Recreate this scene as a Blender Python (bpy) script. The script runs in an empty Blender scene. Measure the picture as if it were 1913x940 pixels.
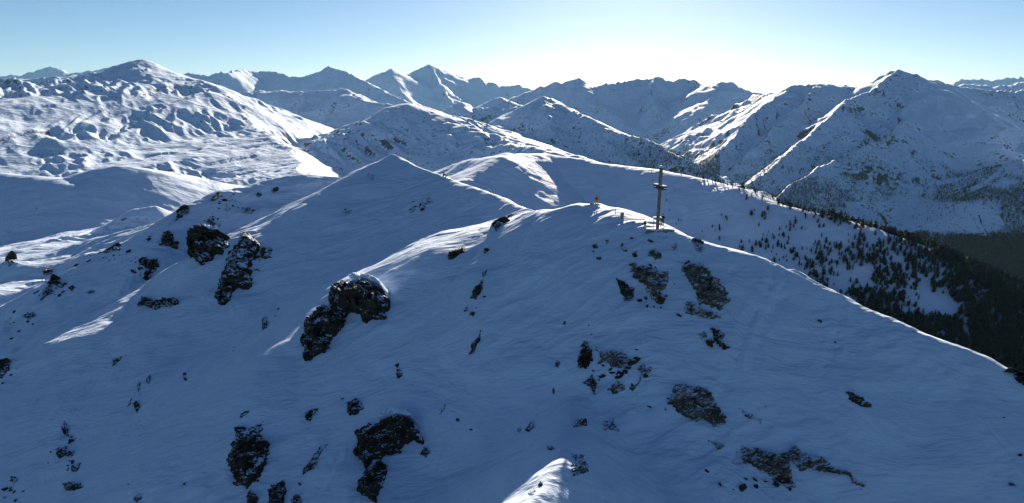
import bpy, bmesh, math, random, time
import numpy as np
from mathutils import Vector, Matrix

T0 = time.time()
Q = 1.0                       # terrain resolution factor
D2R = math.radians
scene = bpy.context.scene
C = scene.collection

# ------------------------------------------------------------------ camera
FPX = 1366.0                  # focal length in photo pixels (photo 1913 x 940)
PITCH = D2R(12.2)
CP, SP = math.cos(PITCH), math.sin(PITCH)
cam_data = bpy.data.cameras.new('camera')
cam = bpy.data.objects.new('camera', cam_data)
C.objects.link(cam)
cam.location = (0, 0, 0)
cam.rotation_euler = (math.pi / 2 - PITCH, 0, 0)
cam_data.sensor_width = 36
cam_data.lens = 36 * FPX / 1913.0
cam_data.clip_start = 0.5
cam_data.clip_end = 90000
scene.camera = cam

# ------------------------------------------------------------------ light
SUN_EL, SUN_AZ = 16.5, 9.0
world = bpy.data.worlds.new('World')
scene.world = world
world.use_nodes = True
nt = world.node_tree
sky = nt.nodes.new('ShaderNodeTexSky')
sky.sky_type = 'NISHITA'
sky.sun_disc = False
sky.sun_elevation = D2R(SUN_EL)
sky.sun_rotation = D2R(SUN_AZ)
sky.altitude = 2800
sky.air_density = 0.85
sky.dust_density = 1.3
sky.ozone_density = 4.5
bg = nt.nodes['Background']
tint = nt.nodes.new('ShaderNodeMix'); tint.data_type = 'RGBA'; tint.blend_type = 'MULTIPLY'
tint.inputs[0].default_value = 1.0; tint.inputs[7].default_value = (1.07, 1.0, .87, 1)      # winter air, a little less blue
nt.links.new(sky.outputs[0], tint.inputs[6]); nt.links.new(tint.outputs[2], bg.inputs[0])
bg.inputs[1].default_value = 0.05
sl = bpy.data.lights.new('sun', 'SUN')
sl.energy = 5.0
sl.angle = D2R(0.5)
sl.color = (1.0, 0.87, 0.71)
so = bpy.data.objects.new('sun', sl)
C.objects.link(so)
sun_dir = Vector((math.sin(D2R(SUN_AZ)) * math.cos(D2R(SUN_EL)), math.cos(D2R(SUN_AZ)) * math.cos(D2R(SUN_EL)), math.sin(D2R(SUN_EL))))
so.rotation_euler = sun_dir.to_track_quat('Z', 'Y').to_euler()
so.location = (0, 60, 80)
vs = scene.view_settings
vs.view_transform = 'Standard'
vs.look = 'None'
vs.exposure = 1.08
vs.gamma = 1.0
scene.cycles.max_bounces = 6
scene.cycles.volume_bounces = 1
scene.cycles.diffuse_bounces = 3

HAZE = 0.95e-5
# ------------------------------------------------------------------ helpers
def W(px, py, D):
    """photo pixel at forward distance D (metres) -> world point"""
    u = (px - 956.5) / FPX
    v = (470.0 - py) / FPX
    yy = CP + v * SP
    return (u / yy * D, D, (v * CP - SP) / yy * D)

def pix(x, y, z):
    """world -> photo pixel (arrays)"""
    yc = y * CP - z * SP
    zc = y * SP + z * CP
    return 956.5 + FPX * x / yc, 470.0 - FPX * zc / yc

def sstep(a, b, x):
    t = np.clip((x - a) / (b - a), 0, 1)
    return t * t * (3 - 2 * t)

def _hash(ix, iy, seed):
    h = (ix.astype(np.int64) * 374761393 + iy.astype(np.int64) * 668265263 + seed * 974634777) & 0xFFFFFFFF
    h = ((h ^ (h >> 13)) * 1274126177) & 0xFFFFFFFF
    h = h ^ (h >> 16)
    return (h & 0xFFFF).astype(np.float32) * np.float32(2 * math.pi / 65536)

def perlin(x, y, seed=0):
    x = np.asarray(x, dtype=np.float64); y = np.asarray(y, dtype=np.float64)
    ix = np.floor(x); iy = np.floor(y)
    fx = (x - ix).astype(np.float32); fy = (y - iy).astype(np.float32)
    ix = ix.astype(np.int64); iy = iy.astype(np.int64)
    ux = fx * fx * fx * (fx * (fx * 6 - 15) + 10); uy = fy * fy * fy * (fy * (fy * 6 - 15) + 10)
    def g(dx, dy):
        a = _hash(ix + dx, iy + dy, seed)
        return np.cos(a) * (fx - dx) + np.sin(a) * (fy - dy)
    a = g(0, 0); b = g(1, 0); c = g(0, 1); d = g(1, 1)
    return ((a + (b - a) * ux) * (1 - uy) + (c + (d - c) * ux) * uy) * 1.5

# ------------------------------------------------------------------ terrain
# polar sheet round the viewer's ground position
az = np.concatenate([np.linspace(-58, -38, max(8, int(110 * Q)), endpoint=False),
                     np.linspace(-38, 38, int(1300 * Q), endpoint=False),
                     np.linspace(38, 58, max(8, int(110 * Q)))])
az = np.radians(az)
def geo(a, b, step):
    n = max(4, int(math.log(b / a) / step * Q))
    return np.geomspace(a, b, n, endpoint=False)
rr = np.concatenate([geo(22, 55, 0.01), geo(55, 140, 0.0017), geo(140, 320, 0.0022), geo(320, 1300, 0.0032),
                     geo(1300, 7000, 0.0032), geo(7000, 25500, 0.005), [26000]])
NA, NR = len(az), len(rr)
AZ, RR = np.meshgrid(az, rr, indexing='ij')
X = RR * np.sin(AZ); Y = RR * np.cos(AZ)
dr = np.gradient(rr)[None, :] * np.ones((NA, 1))
SP_LOC = np.maximum(dr, RR * D2R(76 / (1300 * Q))).astype(np.float32)     # local grid spacing

# ridges: (points (px, py, D [, round]), slope on the right of travel, slope on the left, round, gully wavelength, gully amp, rmin, rmax)
# travelling left to right in the photo the right-hand side faces the viewer
NEAR, MID, FAR = (22, 900), (250, 2400), (1200, 45000)
ridges = [
 # the summit ridge with the cross
 dict(p=[(1080,381,118,1.6),(1115,385,117,2.0),(1160,397,113,5),(1200,413,109,4),(1228,427,106,2.2),(1252,431,105,1.2),(1300,447,104,1.6),(1380,467,103,1.6),(1410,475,102,.9),(1440,491,101,1.2),(1560,547,97,1.0),(1700,610,92,.9),(1800,652,89,.8),(1913,699,86,.8),(2100,775,80,1),(2500,930,74,1)], s=(.66,.55), g=(9,.02), z=NEAR),
 # rib under the summit towards the viewer
 dict(p=[(1080,381,118,1.2),(1084,480,.6,2.5),(1092,600,.66,3),(1074,740,82,3),(1058,820,70,2),(1048,866,61.5,.8),(1016,908,58,.8),(972,955,54,.8),(900,1100,46,1)], s=(.74,.66), g=(9,.02), z=NEAR),
 # spur from the saddle down to the big rocks
 dict(p=[(1080,381,118,3.0),(1040,392,121,7),(1000,407,125,14),(960,418,126,17),(900,448,124,15),(850,468,122,10),(800,489,120,5),(720,524,116,1.2),(660,556,112,1.0),(600,640,.6,2),(540,740,.6,4)], s=(.5,.6), g=(9,.02), z=NEAR),
 # second summit
 dict(p=[(470,431,165,3.5),(511,421,169,3),(541,417,171,1.5),(560,405,173,.6),(600,385,175,.5),(650,337,179,.4),(690,310,182,.4),(730,288,185,.4),(765,303,180,.5),(800,318,175,.6),(860,342,163,1.0),(905,356,155,1.0),(940,370,148,.7),(975,390,139,.8),(1000,407,132,3)], s=(.46,.6), g=(14,.015), z=NEAR),
 dict(p=[(470,431,165,1.6),(455,500,.5,4),(445,600,.4,8),(420,700,.4,8),(400,820,.4,8),(380,960,.4,8),(360,1100,.4,8)], s=(.45,.45), g=(14,.015), z=NEAR),
 # left shoulder ridge
 dict(p=[(640,331,225,2),(560,325,226,2),(500,337,.36,2),(458,351,.36,2),(415,355,214,2),(364,380,205,2),(323,418,.36,2),(296,447,.38,2),(259,484,.4,1.2),(225,529,.4,.9),(170,567,.4,1.0),(119,611,.38,1.3),(72,649,.38,1.1),(36,687,.38,.8),(0,712,.36,1.2),(-100,800,.36,2),(-260,960,.36,2)], s=(.55,.46), g=(14,.02), z=NEAR),
 # lower left terrace behind it
 dict(p=[(-200,575,262,4),(0,514,268,4),(34,497,270,14),(75,480,272,32),(170,463,276,34),(238,437,280,22),(310,409,282,3),(350,395,270,3)], s=(.44,.45), g=(16,.04), z=(22,1200)),
 dict(p=[(-120,600,228,6),(10,538,230,8),(100,533,232,8),(190,515,236,8),(262,476,244,6)], s=(.55,.12), g=(16,.04), z=(22,1200)),
 dict(p=[(22,645,150,1),(10,700,.5,2),(-30,780,.5,3)], s=(.8,.8), g=(16,.04), z=NEAR),
 # hills left
 dict(p=[(-200,330,900),(0,323,880),(34,327,870),(68,330,850),(99,336,830),(130,346,800)], s=(.46,.3), g=(60,.03), z=MID, r=10),
 dict(p=[(120,352,860),(157,328,850),(191,313,850),(218,309,850),(238,311,850),(259,315,850),(289,328,860),(340,345,900),(420,365,950)], s=(.46,.25), g=(60,.03), z=MID, r=10),
 dict(p=[(289,328,860),(296,350,.4),(265,378,.4),(235,410,.4),(190,470,.4)], s=(.5,.42), g=(40,.03), z=MID, r=8),
 dict(p=[(235,420,560),(255,389,575),(289,385,580),(310,408,570)], s=(.55,.5), g=(20,.06), z=MID, r=3),
 # broad hill behind the cross
 dict(p=[(830,350,930),(870,334,950),(900,318,980),(938,292,1030),(968,287,1070),(1020,287,1100),(1088,297,1080),(1139,307,1060),(1231,317,1000),(1313,334,950),(1374,350,900),(1442,378,850),(1500,393,830),(1568,408,800),(1628,426,770),(1675,443,750),(1717,468,730),(1760,493,710),(1824,520,690),(1913,560,670),(2100,640,620),(2500,800,560)], s=(.45,.42), g=(60,.012), z=MID, r=9),
 # central ridge
 dict(p=[(744,201,3650),(761,194,3600),(812,213,.32),(843,230,.32),(877,245,.32),(914,248,3250),(951,264,.3),(989,272,.3),(1016,286,.3),(1040,310,.3)], s=(.42,.3), g=(220,.06), z=FAR, r=50),
 dict(p=[(798,223,3400),(778,240,.36),(740,268,.36),(700,293,.36),(640,327,.36),(600,370,.36)], s=(.5,.5), g=(120,.05), z=(600,8000), r=8),
 dict(p=[(761,194,3600),(730,209,.34),(706,228,.34),(679,228,3350),(648,247,.34),(621,255,.34),(590,265,.34),(567,301,.34),(545,340,.34)], s=(.5,.45), g=(160,.06), z=FAR, r=25),
 dict(p=[(870,300,2700),(905,292,2650),(940,286,2600),(975,292,2500),(1000,300,2400)], s=(.4,.3), g=(160,.06), z=FAR, r=45),
 # shaded wall behind
 dict(p=[(350,175,6800),(429,172,6500),(510,170,6400),(560,171,6300),(640,167,6200),(676,187,.4),(744,199,.4),(800,215,.4)], s=(.45,.4), g=(500,.05), z=FAR, r=30),
 # big left mountain
 dict(p=[(-700,150,5200),(-300,158,5100),(0,148,5000),(61,147,5000),(88,154,4950),(102,150,4900),(136,145,4800),(184,137,4700),(218,134,4600),(238,124,4550),(259,111,4500),(272,123,4480),(296,131,4450),(323,141,4400),(374,150,4200),(408,162,4000),(429,179,3900),(442,196,3800),(473,238,3350),(511,255,2950),(540,282,2600),(558,300,2350),(566,330,1900)], s=(.10,.6), g=(330,.03), z=FAR, r=6),
 dict(p=[(259,111,4500),(225,150,.35),(170,165,.35),(120,185,.35),(40,215,.35),(-40,240,.35)], s=(.42,.32), g=(300,.09), z=FAR, r=6),
 dict(p=[(259,111,4500),(262,160,.35),(232,195,.35),(222,232,.35)], s=(.45,.4), g=(220,.09), z=FAR, r=6),
 dict(p=[(259,111,4500),(283,138,.42),(300,162,.42),(306,192,.42)], s=(.55,.5), g=(160,.09), z=FAR, r=4),
 dict(p=[(218,134,4600),(205,160,.4),(196,185,.4)], s=(.5,.5), g=(160,.09), z=FAR, r=4),
 dict(p=[(-300,280,3300),(0,258,3300),(58,240,3200),(102,231,3200),(146,223,3200),(225,232,3300)], s=(.09,.2), g=(200,.04), z=FAR, r=20),
 # middle distance, centre
 dict(p=[(819,213,6500),(860,190,6600),(878,201,6600),(941,204,6600),(934,182,6900),(968,197,6600),(1010,210,6500)], s=(.4,.4), g=(300,.06), z=FAR, r=15),
 dict(p=[(860,270,4000),(900,238,4100),(960,212,4150),(1013,180,4200),(1033,186,4180),(1047,197,.34),(1091,216,.34),(1139,243,.34),(1190,256,.34),(1221,264,.34),(1252,283,.34),(1306,305,.34),(1330,332,.34)], s=(.52,.5), g=(230,.10), z=FAR, r=18),
 dict(p=[(1013,180,4200),(1026,235,.36),(1038,290,.36)], s=(.55,.55), g=(160,.08), z=FAR, r=20),
 dict(p=[(1091,216,3900),(1130,262,.4),(1180,300,.4),(1230,330,.4)], s=(.5,.5), g=(160,.08), z=FAR, r=20),
 # skyline, centre right
 dict(p=[(960,180,8200),(996,167,8200),(1030,153,8200),(1037,152,8200),(1060,152,8200),(1081,145,8200),(1105,165,8000),(1126,157,8000),(1153,153,8200),(1187,148,8300),(1211,148,8300),(1226,142,8300),(1245,151,8200),(1279,145,8200),(1303,157,8000),(1308,163,7900),(1327,157,7700),(1347,153,7600),(1364,151,7500),(1385,163,7400),(1408,171,7400),(1429,176,7400),(1452,186,7400)], s=(.5,.5), g=(420,.10), z=FAR, r=12),
 dict(p=[(1081,145,8200),(1110,190,.36),(1150,215,.36)], s=(.5,.5), g=(300,.09), z=FAR, r=20),
 dict(p=[(1226,142,8300),(1215,180,.36),(1240,215,.36)], s=(.5,.5), g=(300,.09), z=FAR, r=20),
 dict(p=[(1347,153,7600),(1320,190,.36),(1310,225,.36)], s=(.5,.5), g=(300,.09), z=FAR, r=20),
 # right mountain
 dict(p=[(1413,176,5800),(1433,181,5400),(1449,178,5200),(1474,160,5000),(1500,158,4980),(1529,155,4950),(1549,158,4950),(1604,164,4900),(1631,150,4850),(1651,138,4820),(1675,130,4800),(1702,138,4800),(1740,148,4900),(1774,157,5000),(1804,163,5200),(1860,171,5600),(1913,168,5900),(2050,150,6200),(2500,150,6200)], s=(.55,.5), g=(330,.10), z=FAR, r=15),
 dict(p=[(1675,130,4800),(1640,163,.44),(1600,180,.44),(1573,189,.44),(1559,209,.44),(1500,262,.44),(1440,310,.44),(1390,352,.44)], s=(.95,.5), g=(200,.10), z=FAR, r=14),
 dict(p=[(1702,138,4800),(1705,195,.4),(1672,247,.36),(1600,280,.36),(1542,305,.36),(1498,330,.36),(1450,366,.36)], s=(.95,.5), g=(200,.10), z=FAR, r=14),
 dict(p=[(1474,160,5000),(1420,205,.44),(1380,240,.44),(1345,285,.44),(1330,318,.44)], s=(.95,.5), g=(200,.10), z=FAR, r=14),
 dict(p=[(1529,155,4950),(1480,215,.44),(1420,265,.44),(1370,315,.44)], s=(.95,.5), g=(200,.10), z=FAR, r=14),
 dict(p=[(2300,200,3800),(2000,270,3500),(1913,305,3350),(1850,352,.4),(1790,395,.4)], s=(.48,.4), g=(180,.10), z=FAR, r=25),
 dict(p=[(1913,168,5900),(1870,230,.33),(1860,280,.33),(1820,330,.33)], s=(.4,.4), g=(180,.08), z=FAR, r=25),
 # snowy valley floors
 dict(p=[(1300,345,3500,90),(1360,348,3350,70),(1390,360,3200,40)], s=(.40,.4), g=(200,.02), z=FAR, r=30),
 # far ranges
 dict(p=[(335,141,11500),(350,135,11500),(374,140,11500),(401,134.5,11500),(425,136,11500),(456,129,12500),(476,133,12500),(510,133,12500),(545,143,12000),(578,141,12000),(612,126,12000),(623,124.5,12000),(640,131,12000),(655,138,.4),(679,151,.4),(740,180,.4),(800,205,.4)], s=(.5,.5), g=(600,.13), z=(5000,45000), r=15),
 dict(p=[(640,160,15500),(679,151,15500),(696,145,15500),(710,141,15500),(717,131,15500),(730,128,15500),(750,140,15500),(764,143,16000),(781,131,16500),(803,120,16500),(819,131,16500),(832,129,16500),(846,138,16500),(873,145,16500),(887,143,16500),(914,152,16500),(938,160,16500),(972,158,16500),(996,166,16500),(1040,175,16500)], s=(.5,.5), g=(800,.13), z=(8000,45000), r=15),
 dict(p=[(803,120,16500),(825,165,.4),(850,195,.4)], s=(.5,.5), g=(600,.13), z=(8000,45000), r=25),
 dict(p=[(730,128,15500),(745,165,.4),(775,200,.4)], s=(.5,.5), g=(600,.13), z=(8000,45000), r=25),
 dict(p=[(-900,140,20000),(-400,135,20000),(-100,150,20000),(0,142,20000),(29,141,20000),(68,131,20000),(95,124,20000),(119,133,20000),(146,136,20000),(163,133,20000),(201,126,20000),(223,122.5,20000),(235,128,20000),(300,150,20000),(420,150,20000)], s=(.5,.5), g=(800,.13), z=(8000,45000), r=15),
 dict(p=[(1380,190,21000),(1425,180,21000),(1441,173,21000),(1460,180,21000),(1560,175,21000),(1582,156,21000),(1590,165,21000),(1603,160,21000),(1620,175,21000),(1760,170,21000),(1781,155,19000),(1798,148,19000),(1832,146,19000),(1852,150,19000),(1883,145,19000),(1913,143,19000),(2100,135,19000),(2600,140,19000)], s=(.5,.5), g=(800,.13), z=(8000,45000), r=15),
 dict(p=[(1770,172,9000),(1801,158,9000),(1838,158,9000),(1860,162,9000),(1913,153,9000),(2200,150,9000)], s=(.4,.4), g=(400,.12), z=(5000,45000), r=15),
]

# valley floor
fl_r = np.array([0, 60, 150, 300, 600, 1000, 1600, 2500, 4000, 7000, 12000, 20000, 50000.])
fl_z = np.array([-70, -75, -95, -125, -215, -370, -580, -780, -800, -780, -800, -700, -700.])
H = np.interp(RR, fl_r, fl_z)
H += np.where(RR > 900, -0.05 * np.clip(X, -1500, 2500) * sstep(900, 2500, RR), 0)
H = H.astype(np.float64)
DIST = np.full(H.shape, 1e5, dtype=np.float32)      # distance to the winning ridge
UU = np.zeros(H.shape, dtype=np.float32)
GL = np.full(H.shape, 300, dtype=np.float32)
GA = np.zeros(H.shape, dtype=np.float32)
GAP = np.full(H.shape, 0, dtype=np.float32)
ZR = np.zeros(H.shape, dtype=np.float32)

X32, Y32 = X.astype(np.float32), Y.astype(np.float32)
WX = perlin(X / 340, Y / 340, 201) * 26 + perlin(X / 110, Y / 110, 202) * 13
WY = perlin(X / 340, Y / 340, 203) * 40 + perlin(X / 110, Y / 110, 204) * 22
def world_pts(R):
    pts = []
    for q in R['p']:
        D = q[2]
        if D < 5:                                        # a slope towards the viewer instead of a distance
            T = W(q[0], q[1], 1.0)[2]
            D = (pts[-1][2] - D * pts[-1][1]) / (T - D)
        w = W(q[0], q[1], D); pts.append((w[0], w[1], w[2], q[3] if len(q) > 3 else R.get('r', 10)))
    return pts
sprg = random.Random(21)
spurs = []
for R in ridges:
    if R['z'][0] < 900 or min(R['s']) < .35 : continue
    P_ = world_pts(R)
    for a, b in zip(P_[:-1], P_[1:]):
        L = math.hypot(b[0] - a[0], b[1] - a[1]); Dm = (a[1] + b[1]) / 2
        step = Dm * .05
        n_ = L / step; n_ = int(n_) + (sprg.random() < n_ - int(n_))
        for q in range(min(n_, 6)):
            t = sprg.random(); c = [a[i] + (b[i] - a[i]) * t for i in range(4)]
            if abs(c[0]) > c[1] * .9: continue
            ang = math.radians(sprg.uniform(-42, 42)); ln = Dm * sprg.uniform(.05, .13); g_ = sprg.uniform(.40, .47)
            c[2] -= Dm * .004
            dx, dy = math.sin(ang), -math.cos(ang)
            k1 = sprg.uniform(.35, .6); bend = sprg.uniform(-.35, .35) * ln * k1
            spurs.append(dict(w=[tuple(c[:3]) + (4.0,), (c[0] + dx * ln * k1 - dy * bend, c[1] + dy * ln * k1 + dx * bend, c[2] - ln * k1 * g_, 5.0), (c[0] + dx * ln, c[1] + dy * ln, c[2] - ln * g_ * 1.04, 8.0)],
                              s=(.62, .62), g=(R['g'][0] * .6, R['g'][1]), z=R['z'], win=ln * .8 + 150))
print('spurs', len(spurs))
NX = perlin(X / 9, Y / 9, 205) * .8 + perlin(X / 3, Y / 3, 206) * .25
NY = perlin(X / 9, Y / 9, 207) * 1.1 + perlin(X / 3, Y / 3, 208) * .35
kk_full = np.interp(rr, [50, 200, 600, 1500, 5000, 20000], [3.0, 6.0, 18.0, 35.0, 40.0, 60.0])
for ri, R in enumerate(ridges + spurs):
    j0 = np.searchsorted(rr, R['z'][0]); j1 = min(NR, np.searchsorted(rr, R['z'][1]))
    i0, i1 = 0, NA
    pts = R['w'] if 'w' in R else world_pts(R)
    if 'win' in R:
        rs = [math.hypot(q[0], q[1]) for q in pts]; as_ = [math.atan2(q[0], q[1]) for q in pts]; wn = R['win']
        j0 = max(j0, int(np.searchsorted(rr, min(rs) - wn))); j1 = min(j1, int(np.searchsorted(rr, max(rs) + wn * .3)))
        i0 = int(np.searchsorted(az, min(as_) - wn / min(rs))); i1 = int(np.searchsorted(az, max(as_) + wn / min(rs)))
        if j1 - j0 < 3 or i1 - i0 < 3: continue
    x = X32[i0:i1, j0:j1]; y = Y32[i0:i1, j0:j1]
    if R['z'][0] >= 600:                                  # crests wander instead of running straight
        x = x + WX[i0:i1, j0:j1]; y = y + WY[i0:i1, j0:j1]
    elif R['z'][0] < 100:
        x = x + NX[i0:i1, j0:j1]; y = y + NY[i0:i1, j0:j1]
    best = np.full(x.shape, -1e6, np.float32); bd = np.zeros(x.shape, np.float32); bu = np.full(x.shape, -1e6, np.float32); gs = np.full(x.shape, 1e5, np.float32); gl_ = R['g'][0]
    sR, sL = R['s']; s_min = min(R['s'])
    u0 = 0.0
    for a, b in zip(pts[:-1], pts[1:]):
        dx, dy = b[0] - a[0], b[1] - a[1]
        L = math.hypot(dx, dy) + 1e-6
        ex, ey = dx / L, dy / L
        g = (b[2] - a[2]) / L
        rx, ry = x - a[0], y - a[1]
        t = rx * ex + ry * ey
        d = rx * ey - ry * ex                   # > 0 on the right of travel
        ad = np.abs(d)
        tc = np.clip(t, 0, L)
        dn = np.hypot(t - tc, ad) + 1e-6
        s = (sR + sL) / 2 + (sR - sL) / 2 * np.clip(d / dn, -1, 1)
        gg = np.clip(abs(g), 0, 5)
        s = np.maximum(s, 1.15 * gg)
        k = gg / np.sqrt(np.maximum(s * s - gg * gg, 1e-6))
        ts = np.clip(t + math.copysign(1, g) * np.minimum(k, 4.0) * ad, 0, L)
        dist = np.hypot(t - ts, ad)
        f = ts / L
        r = a[3] + (b[3] - a[3]) * f
        if R['z'][0] >= 5000 or (R['z'][0] >= 1200 and s_min >= .5): r = r * .4
        hh = a[2] + g * ts - s * (np.sqrt(dist * dist + r * r) - r)
        m = hh > best
        d_ = np.abs(hh - best); du_ = np.abs(bu - u0 - ts) / gl_; cand = d_ + gl_ * (1 - sstep(.1, .7, du_))
        gs = np.where(m, np.minimum(cand, gs + d_), np.minimum(gs, cand))
        if R['z'][0] >= 1200:                 # broken crest line
            uu = u0 + ts; A_ = (a[1] + b[1]) * .5
            jag_ = perlin(uu / (A_ * .013), dist / (A_ * .02) + ri, 500) * .0022 + perlin(uu / (A_ * .005), dist / (A_ * .01) + ri, 501) * .0013
            hh = hh + (1.0 if s_min > .3 else .6) * A_ * jag_ * np.exp(-dist / (A_ * .02))
            m = hh > best
        wb = np.clip(.5 + (hh - best) / (2 * .35 * kk_full[None, j0:j1]), 0, 1); bd = bd * (1 - wb) + dist * wb
        best = np.where(m, hh, best); bu = np.where(m, u0 + ts, bu)
        u0 += L
    k = kk_full[None, j0:j1]
    old = H[i0:i1, j0:j1]
    diff = best - old
    e = np.maximum(k - np.abs(diff), 0) / k
    H[i0:i1, j0:j1] = np.maximum(best, old) + e * e * k * 0.25 * (bd / (bd + 4 * k)) 
    win = diff > 0
    sub = lambda A, v: A.__setitem__((slice(i0, i1), slice(j0, j1)), np.where(win, v, A[i0:i1, j0:j1]))
    GAP[i0:i1, j0:j1] = np.where(win, np.minimum(gs, np.abs(diff)), np.minimum(GAP[i0:i1, j0:j1], np.abs(diff)))
    wb = np.clip(.5 + diff / (1.2 * k), 0, 1)
    sub(GL, R['g'][0])
    for A_, v_ in ((DIST, bd), (GA, R['g'][1])):
        A_[i0:i1, j0:j1] = np.where(A_[i0:i1, j0:j1] > 9e4, v_, A_[i0:i1, j0:j1] * (1 - wb) + v_ * wb)
    sub(UU, bu + (ri % 40) * 5000.0)
print('ridges', round(time.time() - T0, 1))

# gullies and ribs running down the flanks
wob = perlin(X / (GL * 2.2), Y / (GL * 2.2), 5) * 0.9
for o, (fr, am) in enumerate(((1.0, 1.0), (2.3, .45), (5.1, .22))):
    lam = GL / fr
    n = perlin(UU / lam + wob * fr, DIST / (lam * 3.5) + 7.7 * o, 11 + o)
    rid = 1 - np.abs(n) * 2.0
    lodw = np.clip(lam / (SP_LOC * 4) - 0.5, 0, 1)
    H += (rid - 0.95) * GA * GL * 1.6 * am * (DIST / (DIST + lam * 1.2)) * sstep(0, 1, GAP / (GL * .18)) * lodw
print('gullies', round(time.time() - T0, 1))

# fractal relief: wavelengths from 900 m to 0.4 m, faded where the mesh is too coarse
amp_zone = np.interp(np.log(RR), np.log([20, 140, 300, 600, 900, 1500, 3000, 8000, 40000]), [.030, .030, .034, .040, .028, .06, .10, .18, .22])
wx = perlin(X / 900, Y / 900, 31) * 160; wy = perlin(X / 900, Y / 900, 32) * 160
rough_left = sstep(-40, -75, X) * sstep(150, 190, RR) * (1 - sstep(330, 420, RR)) * (1 - .8 * sstep(-60, -40, X))
crag = sstep(-.15, .55, perlin(X / 700, Y / 700, 33) + .5 * perlin(X / 260, Y / 260, 34)) * 1.6 + .3
for i, (lam, am) in enumerate([(900, .3), (420, .45), (200, .8), (110, 1.1), (64, 1.25), (36, 1.25), (21, 1.1), (10, .9), (4.6, .6), (2.1, .55), (1.0, .5)]):
    lodw = np.clip(lam / (SP_LOC * 2.6) - 1.0, 0, 1) * np.clip(1.4 - lam / (RR * 0.5 + 1e-3), 0, 1)
    m = lodw > 0
    if not m.any(): continue
    cols = np.where(m.any(axis=0))[0]; sl_ = slice(cols[0], cols[-1] + 1)
    ww = 1.0 if lam > 60 else 0.25
    n = perlin((X[:, sl_] + ww * wx[:, sl_]) / lam, (Y[:, sl_] + ww * wy[:, sl_]) / lam, 50 + i)
    if 30 < lam < 500:
        # on the big left slope the relief runs down and to the right in long folds
        fx_ = (X[:, sl_] * .80 + Y[:, sl_] * .60); fy_ = (-X[:, sl_] * .60 + Y[:, sl_] * .80)
        mk_ = sstep(-150, -500, X[:, sl_]) * sstep(1500, 2000, RR[:, sl_]) * (1 - sstep(5200, 6000, RR[:, sl_]))
        n = n * (1 - mk_) + perlin(fx_ / (lam * .75), fy_ / (lam * 2.6), 90 + i) * mk_
    if i % 2 == 0 or lam < 150 and lam > 15:
        n = ((0.42 if lam < 15 else 0.22) - np.abs(n)) * 1.3
    far = sstep(1500, 2600, RR[:, sl_])
    a = amp_zone[:, sl_] * lam * am * (1 + far * (crag[:, sl_] - 1) * (lam < 300))
    a = a * (1 + 1.3 * rough_left[:, sl_])
    keep = (0.22 + .3 * sstep(3500, 6000, RR[:, sl_])) * far * (lam < 120) + 0.3 * (RR[:, sl_] < 330) * (lam < 12) + .12 * (RR[:, sl_] > 450) * (RR[:, sl_] < 1500) * (lam < 40)
    H[:, sl_] += n * a * lodw[:, sl_] * (keep + (1 - keep) * DIST[:, sl_] / (DIST[:, sl_] + lam * 0.7))
# wind crust: elongated drift edges on the near snow, and trodden tracks
j_ = int(np.searchsorted(rr, 340)); xs, ys = X[:, :j_], Y[:, :j_]
rx_ = xs * .93 + ys * .37; ry_ = -xs * .37 + ys * .93
patch = sstep(-.25, .5, perlin(xs / 28, ys / 28, 401) + .5 * perlin(xs / 9, ys / 9, 402))
for lx, ly, am, sd_ in ((9, 2.6, .42, 1), (4.5, 1.2, .26, 2), (2.2, .6, .11, 3)):
    n = perlin(rx_ / lx + .6 * perlin(xs / 12, ys / 12, 405), ry_ / ly, 410 + sd_)
    n = np.where(n > 0, n, n * .25)                     # sharp one-sided edges
    H[:, :j_] += n * am * patch * np.clip(ly / (SP_LOC[:, :j_] * 2.2) - .6, 0, 1) * (DIST[:, :j_] / (DIST[:, :j_] + 1.0))
# hollows scooped by the wind
n = perlin(xs / 34 + 3.3, ys / 34, 421)
H[:, :j_] -= 1.6 * sstep(.1, .75, n) * (DIST[:, :j_] / (DIST[:, :j_] + 10))
for tr in ([(1482,492),(1440,535),(1400,600),(1375,665),(1345,740)], [(1500,500),(1462,548),(1425,610),(1408,680)], [(1600,560),(1560,650),(1530,700)]):
    q0 = None
    for (px_, py_) in tr:
        u = (px_ - 956.5) / FPX; v = (470.0 - py_) / FPX
        d = np.array([u, CP + v * SP, v * CP - SP]); a_ = math.atan2(d[0], d[1]); te = d[2] / math.hypot(d[0], d[1])
        col = H[int(np.searchsorted(az, a_))]; k_ = int(np.argmax((col >= rr * te) & (rr > 40)))
        q1 = (rr[k_] * math.sin(a_), rr[k_] * math.cos(a_))
        if q0:
            ex, ey = q1[0] - q0[0], q1[1] - q0[1]; LL = ex * ex + ey * ey
            t_ = np.clip(((xs - q0[0]) * ex + (ys - q0[1]) * ey) / LL, 0, 1)
            dd = np.hypot(xs - q0[0] - ex * t_, ys - q0[1] - ey * t_)
            H[:, :j_] -= .17 * np.exp(-(dd / .55) ** 2) * (.6 + .8 * perlin(xs / .8, ys / .8, 430)) - .06 * np.exp(-((dd - 1.1) / .4) ** 2)
        q0 = q1
print('noise', round(time.time() - T0, 1))

def terr(x, y):
    """terrain height at world x, y (arrays ok)"""
    x = np.atleast_1d(np.asarray(x, float)); y = np.atleast_1d(np.asarray(y, float))
    a = np.arctan2(x, y); r = np.hypot(x, y)
    fi = np.interp(a, az, np.arange(NA)); fj = np.interp(r, rr, np.arange(NR))
    i = np.clip(fi.astype(int), 0, NA - 2); j = np.clip(fj.astype(int), 0, NR - 2)
    p = fi - i; q = fj - j
    return (H[i, j] * (1 - p) * (1 - q) + H[i + 1, j] * p * (1 - q) + H[i, j + 1] * (1 - p) * q + H[i + 1, j + 1] * p * q)

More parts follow.
